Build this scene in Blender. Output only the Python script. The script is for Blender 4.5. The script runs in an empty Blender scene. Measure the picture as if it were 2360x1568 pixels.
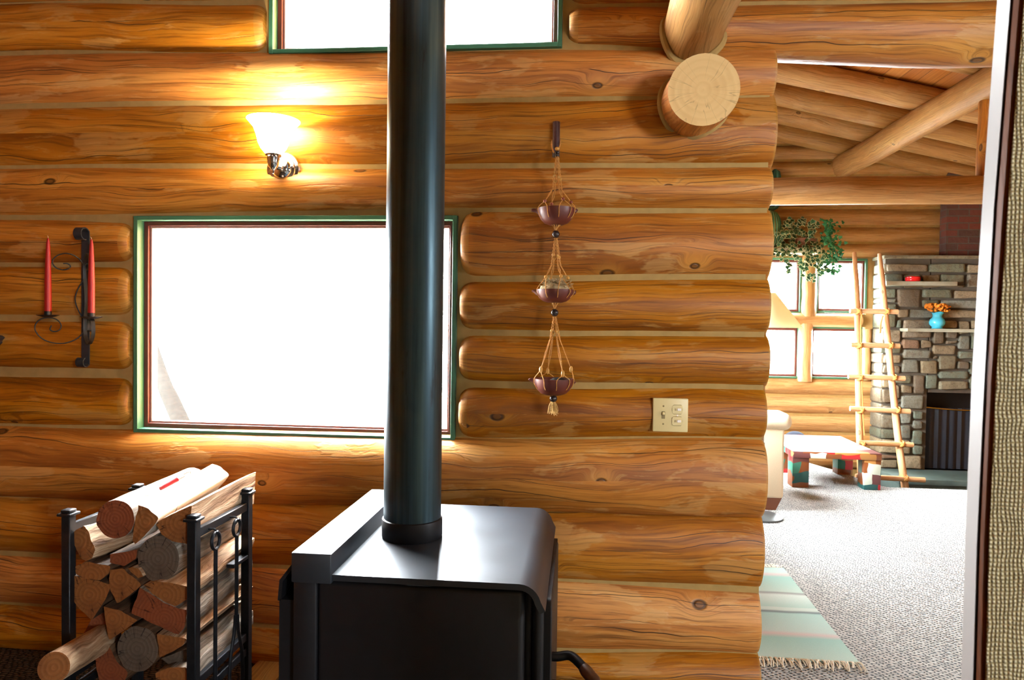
import bpy, bmesh, math, random
from mathutils import Vector, Matrix, noise as mnoise
random.seed(11)
SC = bpy.context.scene
COL = SC.collection
PI = math.pi
# ------------------------------------------------------------------ camera model (2360 x 1568)
F = 1600.0; YAW = math.radians(5.6); PITCH = .0234; ROLL = .0136
CAM = Vector((0, -2.37, 1.247))
_fh = Vector((-math.sin(YAW), math.cos(YAW), 0)); _r0 = Vector((math.cos(YAW), math.sin(YAW), 0))
FW = _fh * math.cos(PITCH) + Vector((0, 0, -math.sin(PITCH)))
_u0 = _r0.cross(FW)
RT = _r0 * math.cos(ROLL) + _u0 * math.sin(ROLL)
UP = _u0 * math.cos(ROLL) - _r0 * math.sin(ROLL)
def ray(u, v): return FW + RT * ((u - 1180) / F) + UP * ((784 - v) / F)
def PD(u, v, d): return CAM + ray(u, v) * d
def PA(u, v, ax, val):
    d = ray(u, v); return CAM + d * ((val - CAM[ax]) / d[ax])
def PX(u, v, x): return PA(u, v, 0, x)
def PY(u, v, y): return PA(u, v, 1, y)
def PZ(u, v, z): return PA(u, v, 2, z)
cd = bpy.data.cameras.new('camera'); cam = bpy.data.objects.new('camera', cd); COL.objects.link(cam)
cam.matrix_world = Matrix(((RT.x, UP.x, -FW.x, CAM.x), (RT.y, UP.y, -FW.y, CAM.y), (RT.z, UP.z, -FW.z, CAM.z), (0, 0, 0, 1)))
cd.sensor_width = 36; cd.sensor_fit = 'HORIZONTAL'; cd.lens = F / 2360 * 36; cd.clip_start = .02
cd.dof.use_dof = True; cd.dof.focus_distance = 2.4; cd.dof.aperture_fstop = 16
SC.camera = cam
SC.view_settings.view_transform = 'Standard'; SC.view_settings.look = 'None'
SC.view_settings.gamma = 1; SC.view_settings.exposure = 0.0

# ------------------------------------------------------------------ materials
def L(*rgb):
    """sRGB 0-255 to linear"""
    o = []
    for c in rgb:
        c /= 255
        o.append(c / 12.92 if c <= .04045 else ((c + .055) / 1.055) ** 2.4)
    return tuple(o) + (1,)
class NT:
    def __init__(s, name):
        s.m = bpy.data.materials.new(name); s.m.use_nodes = True
        s.t = s.m.node_tree; s.t.nodes.clear()
        s.out = s.t.nodes.new('ShaderNodeOutputMaterial')
    def n(s, typ, attrs=None, **ins):
        nd = s.t.nodes.new('ShaderNode' + typ)
        for k, v in (attrs or {}).items(): setattr(nd, k, v)
        for k, v in ins.items():
            key = k.replace('_', ' ') if not k.startswith('i') or not k[1:].isdigit() else int(k[1:])
            s.set(nd.inputs[key], v)
        return nd
    def set(s, sock, v):
        if isinstance(v, bpy.types.Node): v = v.outputs[0]
        if isinstance(v, bpy.types.NodeSocket): s.t.links.new(v, sock)
        else: sock.default_value = v
    def math(s, op, a, b=0.0, c=0.0, clamp=False):
        nd = s.n('Math', {'operation': op, 'use_clamp': clamp}, i0=a, i1=b)
        if op in ('MULTIPLY_ADD', 'COMPARE'): s.set(nd.inputs[2], c)
        return nd.outputs[0]
    def ss(s, x, a, b):
        """smoothstep a..b"""
        nd = s.n('MapRange', {'interpolation_type': 'SMOOTHSTEP'}, i0=x, i1=a, i2=b)
        return nd.outputs[0]
    def mix(s, f, a, b, typ='MIX'):
        nd = s.n('Mix', {'data_type': 'RGBA', 'blend_type': typ})
        s.set(nd.inputs[0], f); s.set(nd.inputs[6], a); s.set(nd.inputs[7], b)
        return nd.outputs[2]
    def vec(s, x, y, z=0.0):
        return s.n('CombineXYZ', None, i0=x, i1=y, i2=z).outputs[0]
    def noise(s, v, scale=1., detail=4., rough=.55, dist=0., dim='3D'):
        return s.n('TexNoise', {'noise_dimensions': dim}, Vector=v, Scale=scale, Detail=detail, Roughness=rough, Distortion=dist).outputs[0]
    def ramp(s, f, stops, interp='LINEAR'):
        nd = s.n('ValToRGB', None, i0=f); cr = nd.color_ramp; cr.interpolation = interp
        while len(cr.elements) < len(stops): cr.elements.new(.5)
        for e, (p, c) in zip(cr.elements, stops):
            e.position = p; e.color = c
        return nd.outputs[0]
    def bsdf(s, color, rough=.5, bump=None, bs=.3, bd=.01, **kw):
        nd = s.n('BsdfPrincipled', None, Base_Color=color, Roughness=rough, **kw)
        if bump is not None:
            b = s.n('Bump', None, Height=bump, Strength=bs, Distance=bd); s.set(nd.inputs['Normal'], b)
        s.set(s.out.inputs[0], nd); return s.m
    def uvsep(s):
        uv = s.n('UVMap'); sp = s.n('SeparateXYZ', None, i0=uv); return sp.outputs[0], sp.outputs[1]
    def obj(s):
        return s.n('TexCoord').outputs['Object']

def wood(name, dark, mid, light, patch, rough=.47, crack=1.0, knots=1.0, spec=.38, patchamt=1.0):
    k = NT(name); U, Vv = k.uvsep()
    rnd = k.n('ObjectInfo').outputs['Random']
    warp = k.noise(k.vec(k.math('MULTIPLY', U, 1.6), k.math('MULTIPLY', Vv, 4.)), 1., 2.)
    V2 = k.math('ADD', Vv, k.math('MULTIPLY', k.math('SUBTRACT', warp, .5), .11))
    # knots
    vo = k.n('TexVoronoi', {'voronoi_dimensions': '2D'}, Vector=k.vec(k.math('MULTIPLY', U, 2.6), k.math('MULTIPLY', Vv, 4.4)), Scale=1., Randomness=1.)
    kd = vo.outputs['Distance']; kc = k.n('SeparateColor', None, i0=vo.outputs['Color']).outputs[0]
    has = k.math('GREATER_THAN', kc, .62)
    size = k.math('MULTIPLY_ADD', kc, .07, -.015)
    rel = k.math('DIVIDE', kd, size)
    knot = k.math('MULTIPLY', k.math('SUBTRACT', 1., k.ss(rel, .7, 1.15)), has)
    ring = k.math('MULTIPLY', k.math('SUBTRACT', k.ss(rel, .55, .9), k.ss(rel, 1.0, 1.5)), has)
    halo = k.math('MULTIPLY', k.math('SUBTRACT', 1., k.ss(kd, .04, .22)), has)
    V3 = k.math('ADD', V2, k.math('MULTIPLY', halo, .035))
    big = k.noise(k.vec(k.math('MULTIPLY', U, .8), k.math('MULTIPLY', V3, 9.)), 1., 5., .6)
    fine = k.noise(k.vec(k.math('MULTIPLY', U, 3.5), k.math('MULTIPLY', V3, 130.)), 1., 4., .65)
    fig = k.noise(k.vec(k.math('MULTIPLY', U, 1.4), k.math('MULTIPLY', V3, 30.)), 1., 3., .6)
    c = k.ramp(big, [(.28, dark), (.5, mid), (.72, light)])
    c = k.mix(k.math('MULTIPLY', k.ss(fig, .52, .66), .45), c, dark)
    flame = k.noise(k.vec(k.math('MULTIPLY', U, 5.), k.math('MULTIPLY', V3, 48.)), 1., 5., .7)
    c = k.mix(k.math('MULTIPLY', k.ss(flame, .56, .62), .28), c, patch)
    c = k.mix(k.math('MULTIPLY', k.ss(fine, .48, .66), .6), c, tuple(x * .6 for x in dark[:3]) + (1,))
    pn = k.noise(k.vec(k.math('MULTIPLY', U, 2.2), k.math('MULTIPLY', V2, 7.)), 1., 5., .6)
    pm = k.math('MULTIPLY', k.ss(pn, .56, .6), .55 * patchamt)
    c = k.mix(k.math('MULTIPLY', pm, k.math('SUBTRACT', 1.2, fine), clamp=True), c, patch)
    c = k.mix(k.math('MULTIPLY', halo, .35), c, light)
    c = k.mix(k.math('MULTIPLY', knot, .75 * knots), c, tuple(x * .45 for x in dark[:3]) + (1,))
    c = k.mix(k.math('MULTIPLY', ring, .8 * knots), c, tuple(x * .12 for x in dark[:3]) + (1,))
    # long checks following the grain
    drift = k.noise(k.vec(k.math('MULTIPLY', U, .45), k.math('MULTIPLY', Vv, 2.)), 1., 3., .5)
    wig = k.noise(k.vec(k.math('MULTIPLY', U, 7.), k.math('MULTIPLY', Vv, 9.)), 1., 2.)
    wid = k.noise(k.vec(k.math('MULTIPLY', U, 1.5), k.math('MULTIPLY', Vv, 8.)), 1.3, 2.)
    def line(fr, off, w, lo, hi):
        q = k.math('ADD', k.math('MULTIPLY_ADD', V2, fr, off), k.math('MULTIPLY_ADD', drift, 1.6, k.math('MULTIPLY', wig, .14)))
        row = k.math('FLOOR', q)
        m = k.noise(k.vec(k.math('MULTIPLY_ADD', row, 7.3, k.math('MULTIPLY', U, .9)), row), 1., 1.)
        wd = k.math('MULTIPLY', k.ss(m, lo, hi), w * crack)
        return k.math('LESS_THAN', k.math('ABSOLUTE', k.math('SUBTRACT', k.math('FRACT', q), .5)), wd)
    cr = line(8., .3, .010, .4, .6); cr2 = k.math('MAXIMUM', line(17., .7, .015, .46, .64), line(31., .1, .022, .5, .62))
    crk = k.math('MAXIMUM', cr, cr2)
    c = k.mix(k.math('MULTIPLY', crk, .88), c, L(22, 12, 8))
    # per log tone
    hsv = k.n('HueSaturation', None, Color=c, Value=k.math('MULTIPLY_ADD', rnd, .32, .77), Saturation=k.math('MULTIPLY_ADD', rnd, -.1, 1.08))
    h = k.math('SUBTRACT', k.math('MULTIPLY_ADD', fine, .25, k.math('MULTIPLY', pm, .5)), k.math('MULTIPLY', crk, 1.2))
    h = k.math('SUBTRACT', h, k.math('MULTIPLY', ring, .5))
    return k.bsdf(hsv, k.math('MULTIPLY_ADD', fine, .22, rough - .1), h, .55, .006, Specular_IOR_Level=spec)

M = {}
M['log'] = wood('log_wood', L(122, 66, 23), L(184, 117, 48), L(208, 150, 74), L(206, 162, 100))
M['carved'] = wood('carved_log_end', L(146, 92, 38), L(178, 124, 58), L(196, 146, 80), L(198, 152, 92), crack=.2, knots=.0, patchamt=.5)
M['pale_log'] = wood('pale_log_wood', L(140, 98, 54), L(178, 134, 82), L(202, 164, 110), L(206, 172, 124), crack=.6, patchamt=.6)
M['rustic_pole'] = wood('peeled_pole', L(170, 118, 76), L(206, 158, 112), L(224, 184, 140), L(226, 190, 150), crack=.25, knots=.7, patchamt=.4, rough=.55)
M['plinth'] = wood('plinth_wood', L(70, 36, 18), L(110, 60, 30), L(130, 76, 40), L(130, 80, 44), crack=.2, knots=.2)
M['board'] = wood('board_wood', L(130, 90, 44), L(170, 128, 72), L(190, 150, 90), L(190, 150, 90), crack=.2, knots=.4)
M['trim'] = wood('trim_wood', L(96, 50, 20), L(120, 66, 28), L(140, 82, 38), L(140, 82, 40), crack=.0, knots=.0, patchamt=.2, rough=.4)

def plain(name, col, rough=.5, metal=0., var=.12, scale=40., bs=.0, spec=.5, **kw):
    k = NT(name); n = k.noise(k.obj(), scale, 4.)
    lo = tuple(x * (1 - var) for x in col[:3]) + (1,); hi = tuple(min(1, x * (1 + var)) for x in col[:3]) + (1,)
    c = k.ramp(n, [(.3, lo), (.7, hi)])
    return k.bsdf(c, k.math('MULTIPLY_ADD', n, .15, rough - .07), n if bs else None, bs, .003, Metallic=metal, Specular_IOR_Level=spec, **kw)

def end_grain(name, base, ringc, scale=60., ck_amt=.8):
    k = NT(name); U, Vv = k.uvsep()
    nz = k.noise(k.vec(U, Vv), 14., 3.)
    r = k.math('SQRT', k.math('ADD', k.math('MULTIPLY', U, U), k.math('MULTIPLY', Vv, Vv)))
    r2 = k.math('ADD', r, k.math('MULTIPLY', nz, .012))
    w = k.math('SINE', k.math('MULTIPLY', r2, scale * 2 * PI))
    c = k.mix(k.math('MULTIPLY', k.ss(w, .1, .95), .28), base, ringc)
    big = k.noise(k.vec(U, Vv), 9., 4.)
    c = k.mix(k.math('MULTIPLY', k.ss(big, .5, .72), .6), c, ringc)
    ang = k.math('ARCTAN2', Vv, U)
    chk = k.noise(k.vec(k.math('MULTIPLY', ang, 2.2), k.math('MULTIPLY', r, 3.)), 1., 2.)
    ck = k.math('MULTIPLY', k.math('LESS_THAN', k.math('ABSOLUTE', k.math('SUBTRACT', chk, .5)), .006), k.ss(r, .01, .05))
    c = k.mix(k.math('MULTIPLY', ck, ck_amt), c, tuple(x * .2 for x in ringc[:3]) + (1,))
    return k.bsdf(c, .75, k.math('ADD', big, k.math('MULTIPLY', w, .15)), .4, .004, Specular_IOR_Level=.25)
M['end'] = end_grain('cut_end', L(220, 184, 126), L(208, 168, 110), 45, .3)
M['fire_end'] = end_grain('firewood_end_shaded', L(134, 84, 42), L(100, 56, 28), 90)  # darker than the tan wood: shade on the cut ends put into the colour
M['fire_end_red'] = end_grain('firewood_end_red', L(124, 66, 38), L(98, 48, 28), 110)
M['fire_end_grey'] = end_grain('firewood_end_grey', L(92, 78, 66), L(62, 50, 42), 90)

def fireside(name, a, b, c3, vs=60):
    k = NT(name); U, Vv = k.uvsep()
    w = k.noise(k.vec(k.math('MULTIPLY', U, 5.), k.math('MULTIPLY', Vv, 10.)), 1., 3.)
    n = k.noise(k.vec(k.math('MULTIPLY', U, 4.), k.math('MULTIPLY', k.math('ADD', Vv, k.math('MULTIPLY', w, .06)), vs)), 1., 5., .65)
    c = k.ramp(n, [(.3, a), (.5, b), (.68, c3)])
    return k.bsdf(c, .8, n, .9, .01, Specular_IOR_Level=.2)
M['split'] = fireside('split_wood', L(92, 66, 48), L(176, 144, 112), L(216, 192, 160))
M['grey_split'] = fireside('weathered_wood', L(74, 66, 58), L(134, 122, 108), L(172, 160, 146))
M['bark'] = fireside('bark', L(44, 30, 20), L(84, 60, 42), L(120, 92, 66), 30)
def birch():
    k = NT('birch_bark'); U, Vv = k.uvsep()
    n = k.noise(k.vec(k.math('MULTIPLY', U, 60.), k.math('MULTIPLY', Vv, 18.)), 1., 4., .6)
    b = k.noise(k.vec(U, Vv), 16., 3.)
    c = k.mix(k.math('MULTIPLY', k.ss(n, .58, .66), k.ss(b, .4, .6)), L(222, 212, 196), L(70, 54, 44))
    c = k.mix(k.math('MULTIPLY', k.ss(b, .55, .75), .5), c, L(170, 140, 112))
    return k.bsdf(c, .6, n, .3, .003)
M['birch'] = birch()
M['edge'] = plain('window_lit_edge', L(86, 79, 75), .45, var=.06, scale=6)  # window light on the divider's side face put into this pale grey
M['chink'] = plain('chinking', L(158, 128, 76), .85, var=.1, scale=25, bs=.25, spec=.2)
M['green'] = plain('green_paint', L(58, 108, 80), .45, var=.08, scale=20)
M['maroon'] = plain('maroon_paint', L(100, 44, 36), .45, var=.12, scale=20)
M['stop'] = plain('glazing_bead', L(170, 130, 115), .5)
M['iron'] = plain('black_iron', L(34, 37, 42), .42, metal=.6, var=.2, scale=60)
M['sconce_iron'] = plain('sconce_iron', L(38, 48, 56), .45, metal=.4, var=.15, scale=60)
M['wire'] = plain('wire_iron', L(24, 22, 22), .5, metal=.3)
M['chrome'] = plain('chrome', L(215, 215, 220), .09, metal=1., var=.02)
M['brass'] = plain('brass', L(190, 160, 70), .3, metal=1.)
M['ivory'] = plain('ivory_plastic', L(206, 186, 132), .4, var=.02)
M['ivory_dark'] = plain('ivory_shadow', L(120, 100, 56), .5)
M['dark'] = plain('dark_gap', L(20, 18, 16), .8)
M['terracotta'] = plain('terracotta', L(94, 37, 24), .45, var=.12, scale=30)
M['cord'] = plain('waxed_cord', L(190, 134, 64), .8, var=.25, scale=120)
M['tassel'] = plain('tassel_cord', L(206, 166, 96), .85, var=.25, scale=120)
M['bead_dark'] = plain('dark_bead', L(44, 32, 30), .22, var=.2)
M['bead_wood'] = plain('wood_bead', L(196, 144, 66), .35, var=.2)
M['bead_red'] = plain('red_bead', L(140, 66, 46), .35, var=.2)
M['peg'] = plain('peg_wood', L(70, 42, 42), .3, var=.3, scale=90)
M['straw'] = plain('nest_straw', L(170, 150, 112), .9, var=.35, scale=50)
M['candle'] = plain('red_wax', L(146, 7, 11), .5, var=.05, Subsurface_Weight=.0)
M['wick'] = plain('wick', L(210, 180, 150), .9)
M['cream'] = plain('cream_fabric', L(222, 206, 176), .9, var=.05, scale=200, bs=.15, spec=.1)
def shademat():
    k = NT('cream_shade'); mx = k.n('MixShader', None, i0=.55, i1=k.n('BsdfDiffuse', None, Color=L(250, 240, 206)), i2=k.n('BsdfTranslucent', None, Color=L(255, 246, 216)))
    k.set(k.out.inputs[0], mx); return k.m
M['shade'] = shademat()
M['steel_grey'] = plain('lamp_base_metal', L(84, 90, 92), .4, metal=.4)
M['slate'] = plain('slate', L(76, 92, 88), .5, var=.25, scale=8, bs=.3)
M['sooty'] = plain('soot', L(14, 14, 17), .8, var=.3)
M['screen'] = plain('fire_screen', L(26, 29, 38), .55, metal=.4, var=.2)
M['mantel'] = plain('mantel_stone', L(150, 150, 132), .6, var=.15, scale=14, bs=.3)
M['red_glass'] = plain('red_glaze', L(214, 26, 28), .15, var=.05)
M['turquoise'] = plain('turquoise_glaze', L(70, 176, 204), .2, var=.05)
M['flower'] = plain('dried_flower', L(206, 122, 24), .9, var=.4, scale=90)
M['stem'] = plain('dry_stem', L(130, 100, 50), .9)
M['leaf'] = plain('ivy_leaf', L(30, 74, 40), .4, var=.3, scale=30)
M['leaf_rim'] = plain('ivy_rim', L(200, 206, 160), .5, var=.1)
M['fern'] = plain('fern_leaf', L(30, 104, 58), .5, var=.35, scale=20)
M['cactus'] = plain('cactus_green', L(30, 72, 56), .6, var=.2)
M['white'] = plain('white_paint', L(236, 226, 214), .5, var=.03)
M['pot'] = plain('brown_pot', L(104, 62, 40), .6)
M['navy'] = plain('navy_cloth', L(30, 40, 56), .9)
M['red_plastic'] = plain('red_plastic', L(176, 30, 34), .3)
M['mortar'] = plain('mortar', L(78, 72, 62), .95, bs=.3, scale=30)
M['bark_lump'] = plain('rough_bark', L(58, 42, 32), .9, var=.5, scale=80, bs=1.)
M['plaster'] = plain('plaster', L(92, 68, 44), .9)
M['snow'] = plain('pale_ground', L(190, 190, 180), .95, scale=3)
M['trunk'] = plain('outdoor_trunk', (.013, .013, .012, 1), .95, spec=0.)
M['grip'] = plain('handle_wood', L(74, 44, 26), .35, var=.3, scale=70)
M['pebble'] = plain('pale_pebble', L(220, 190, 150), .6)

def barrel():
    k = NT('barrel_cactus'); U, Vv = k.uvsep()
    n = k.noise(k.vec(k.math('MULTIPLY', U, 120.), k.math('MULTIPLY', Vv, 120.)), 1., 3.)
    s = k.math('SINE', k.math('MULTIPLY', U, 2 * PI * 22))
    c = k.mix(k.math('MULTIPLY', k.ss(s, .0, .7), .8), L(52, 92, 56), L(196, 190, 120))
    return k.bsdf(c, .7, k.math('MULTIPLY_ADD', n, .6, s), .6, .01)
M['barrel'] = barrel()

def pipe_mat():
    k = NT('stove_pipe_steel'); U, Vv = k.uvsep()
    n = k.noise(k.vec(k.math('MULTIPLY', U, 16.), k.math('MULTIPLY', Vv, .9)), 1., 4., .6)
    d = k.noise(k.vec(k.math('MULTIPLY', U, 14.), k.math('MULTIPLY', Vv, 3.5)), 1., 5., .65)
    c = k.ramp(n, [(.3, L(36, 50, 58)), (.55, L(60, 80, 88)), (.75, L(86, 98, 96))])
    c = k.mix(k.math('MULTIPLY', k.ss(d, .6, .72), .6), c, L(34, 26, 22))
    return k.bsdf(c, k.math('MULTIPLY_ADD', d, .25, .26), d, .08, .002, Metallic=.75)
M['pipe'] = pipe_mat()
def stove_mat():
    k = NT('stove_plate_steel'); n = k.noise(k.obj(), 7., 5.); s = k.noise(k.obj(), 160., 2.)
    c = k.ramp(n, [(.3, L(24, 28, 34)), (.7, L(34, 40, 48))])
    c = k.mix(k.math('GREATER_THAN', s, .79), c, L(120, 120, 120))
    return k.bsdf(c, k.math('MULTIPLY_ADD', n, .12, .34), n, .04, .003, IOR=1.75, Specular_Tint=(.86, .94, 1, 1))
M['stove'] = stove_mat()
M['stove_body'] = plain('stove_body_steel', L(27, 27, 31), .5, metal=.4, var=.08)

def carpet(name, a, b):
    k = NT(name); o = k.n('TexCoord').outputs['Object']
    mp = k.n('Mapping', None, Vector=o); mp.inputs['Rotation'].default_value = (0, 0, .12)
    sp = k.n('SeparateXYZ', None, i0=mp); X, Y = sp.outputs[0], sp.outputs[1]
    wob = k.noise(o, 30., 2.)
    ry = k.math('ADD', k.math('MULTIPLY', Y, 88.), k.math('MULTIPLY', wob, 1.0))
    row = k.math('FLOOR', ry)
    rx = k.math('ADD', k.math('MULTIPLY', X, 40.), k.math('ADD', k.math('MULTIPLY', row, .37), k.math('MULTIPLY', wob, 1.6)))
    fx = k.math('ABSOLUTE', k.math('SUBTRACT', k.math('FRACT', rx), .5)); fy = k.math('ABSOLUTE', k.math('SUBTRACT', k.math('FRACT', ry), .5))
    hgt = k.math('SUBTRACT', 1., k.math('MULTIPLY', k.math('MAXIMUM', k.math('MULTIPLY', fx, 1.), fy), 2.))
    cell = k.n('TexWhiteNoise', {'noise_dimensions': '2D'}, Vector=k.vec(k.math('FLOOR', rx), row)).outputs[0]
    c = k.mix(k.ss(hgt, .08, .45), b, a)
    c = k.mix(k.math('MULTIPLY', k.math('GREATER_THAN', cell, .78), .3), c, b)
    c = k.mix(k.math('MULTIPLY', k.noise(o, 2., 3.), .25), c, b)
    return k.bsdf(c, .95, k.ss(hgt, 0, .6), .8, .01, Specular_IOR_Level=.05)
M['carpet'] = carpet('woven_carpet', L(214, 213, 206), L(104, 108, 110))
M['carpet_dark'] = carpet('brown_carpet', L(84, 66, 50), L(36, 28, 21))

def rugmat():
    k = NT('striped_rug'); o = k.n('TexCoord').outputs['Object']
    sp = k.n('SeparateXYZ', None, i0=o); Y = sp.outputs[1]
    wv = k.math('ADD', Y, k.math('MULTIPLY', k.noise(o, 3., 2.), .03))
    base = k.ramp(k.math('FRACT', k.math('MULTIPLY', wv, 1.45)), [(0, L(176, 206, 196)), (.2, L(208, 222, 214)), (.24, L(150, 150, 150)), (.27, L(188, 212, 200)), (.55, L(154, 194, 184)), (.6, L(206, 186, 182)), (.64, L(186, 208, 200)), (.9, L(170, 204, 196)), (.93, L(110, 120, 124)), (.96, L(200, 216, 206))])
    n = k.noise(o, 300., 2.)
    c = k.mix(k.math('MULTIPLY', n, .3), base, L(120, 140, 136))
    return k.bsdf(c, .95, n, .4, .004, Specular_IOR_Level=.05)
M['rug'] = rugmat()
M['fringe'] = plain('rug_fringe', L(236, 228, 208), .95, var=.15, scale=100)

def burlap():
    k = NT('burlap'); o = k.obj(); sp = k.n('SeparateXYZ', None, i0=o)
    wob = k.noise(o, 40., 3.)
    X = k.math('MULTIPLY_ADD', sp.outputs[0], 330., k.math('MULTIPLY', wob, 2.)); Z = k.math('MULTIPLY_ADD', sp.outputs[2], 330., k.math('MULTIPLY', k.noise(o, 30., 2.), 2.2))
    sx = k.math('SINE', k.math('MULTIPLY', X, PI)); sz = k.math('SINE', k.math('MULTIPLY', Z, PI))
    hgt = k.math('ABSOLUTE', k.math('MULTIPLY', sx, sz))
    hgt = k.math('ADD', hgt, k.math('MULTIPLY', k.noise(o, 500., 2.), .5))
    c = k.ramp(hgt, [(.15, L(124, 102, 60)), (.5, L(206, 184, 132)), (.95, L(242, 230, 192))])
    c = k.mix(k.math('MULTIPLY', k.noise(o, 14., 3.), .35), c, L(150, 124, 70))
    return k.bsdf(c, .95, hgt, .9, .004, Specular_IOR_Level=.08)
M['burlap'] = burlap()

def attr_stone():
    k = NT('field_stone'); at = k.n('Attribute', {'attribute_name': 'Col'}).outputs['Color']
    o = k.obj(); n = k.noise(o, 16., 6., .65); n2 = k.noise(o, 70., 4., .6)
    c = k.mix(k.math('MULTIPLY', k.ss(n, .42, .68), .55), at, L(92, 78, 54))
    c = k.mix(k.math('MULTIPLY', k.ss(n2, .5, .7), .4), c, L(50, 46, 42))
    return k.bsdf(c, .7, k.math('ADD', n, k.math('MULTIPLY', n2, .4)), .7, .015, Specular_IOR_Level=.35)
M['stone'] = attr_stone()
def brickmat():
    k = NT('chimney_brick'); U, Vv = k.uvsep()
    br = k.n('TexBrick', None, Vector=k.vec(U, Vv), Color1=L(112, 52, 42), Color2=L(70, 48, 42), Mortar=L(84, 76, 70), Scale=1., i5=.006)
    br.inputs['Brick Width'].default_value = .2; br.inputs['Row Height'].default_value = .068; br.inputs['Mortar Size'].default_value = .006
    br.inputs['Bias'].default_value = 0.
    n = k.noise(k.vec(U, Vv), 30., 4.)
    c = k.mix(k.math('MULTIPLY', n, .4), br.outputs[0], L(60, 44, 38))
    return k.bsdf(c, .9, k.math('SUBTRACT', n, br.outputs['Fac']), .6, .01)
M['brick'] = brickmat()
def deckmat():
    k = NT('ceiling_planks'); U, Vv = k.uvsep()
    pl = k.math('MULTIPLY', Vv, 8.); idx = k.math('FLOOR', pl); fr = k.math('ABSOLUTE', k.math('SUBTRACT', k.math('FRACT', pl), .5))
    wn = k.n('TexWhiteNoise', {'noise_dimensions': '1D'}, W=idx).outputs[0]
    n = k.noise(k.vec(k.math('MULTIPLY_ADD', wn, 30., U), k.math('MULTIPLY', Vv, 60.)), 1.5, 4.)
    c = k.ramp(k.math('MULTIPLY_ADD', n, .6, k.math('MULTIPLY', wn, .4)), [(.2, L(150, 90, 40)), (.5, L(186, 122, 60)), (.8, L(206, 146, 80))])
    g = k.ss(fr, .47, .5)
    c = k.mix(k.math('MULTIPLY', g, .8), c, L(60, 34, 16))
    return k.bsdf(c, .5, k.math('SUBTRACT', 1., g), .5, .01)
M['deck'] = deckmat()
def patchmat():
    k = NT('patchwork_paint'); o = k.obj()
    n = k.noise(o, 20., 2.); w2 = k.noise(o, 7., 1.)
    sp = k.n('SeparateXYZ', None, i0=o); j = k.math('MULTIPLY', w2, .9)
    zi = k.math('FLOOR', k.math('MULTIPLY_ADD', sp.outputs[2], 13., j)); yi = k.math('FLOOR', k.math('MULTIPLY_ADD', sp.outputs[1], 6.3, j))
    xi = k.math('FLOOR', k.math('ADD', k.math('MULTIPLY_ADD', sp.outputs[0], 8.2, j), k.math('MULTIPLY', zi, .41)))
    f = k.n('TexWhiteNoise', {'noise_dimensions': '3D'}, Vector=k.vec(xi, yi, zi)).outputs[0]
    c = k.ramp(f, [(0, L(44, 110, 92)), (.16, L(96, 52, 50)), (.34, L(176, 128, 70)), (.5, L(190, 34, 38)), (.62, L(196, 206, 190)), (.72, L(30, 84, 84)), (.85, L(120, 66, 30))], 'CONSTANT')
    return k.bsdf(c, .35, n, .1, .003)
M['patch'] = patchmat()
def glassmat():
    k = NT('window_glass')
    mx = k.n('MixShader', None, i0=.04, i1=k.n('BsdfTransparent'), i2=k.n('BsdfGlossy', None, Roughness=.02))
    k.set(k.out.inputs[0], mx); return k.m
M['glass'] = glassmat()
def lampglass():
    k = NT('frosted_shade')
    tr = k.n('BsdfTranslucent', None, Color=(1, .93, .8, 1)); tp = k.n('BsdfTransparent', None, Color=(1, .96, .88, 1))
    em = k.n('Emission', None, Color=(1, .93, .78, 1), Strength=14.)
    mx = k.n('MixShader', None, i0=.3, i1=tr, i2=tp)
    ad = k.n('AddShader', None, i0=mx, i1=em)
    k.set(k.out.inputs[0], ad); return k.m
M['lampglass'] = lampglass()
def bulbmat():
    k = NT('bulb'); k.set(k.out.inputs[0], k.n('Emission', None, Color=(1, .82, .5, 1), Strength=60.)); return k.m
M['bulb'] = bulbmat()

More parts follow.
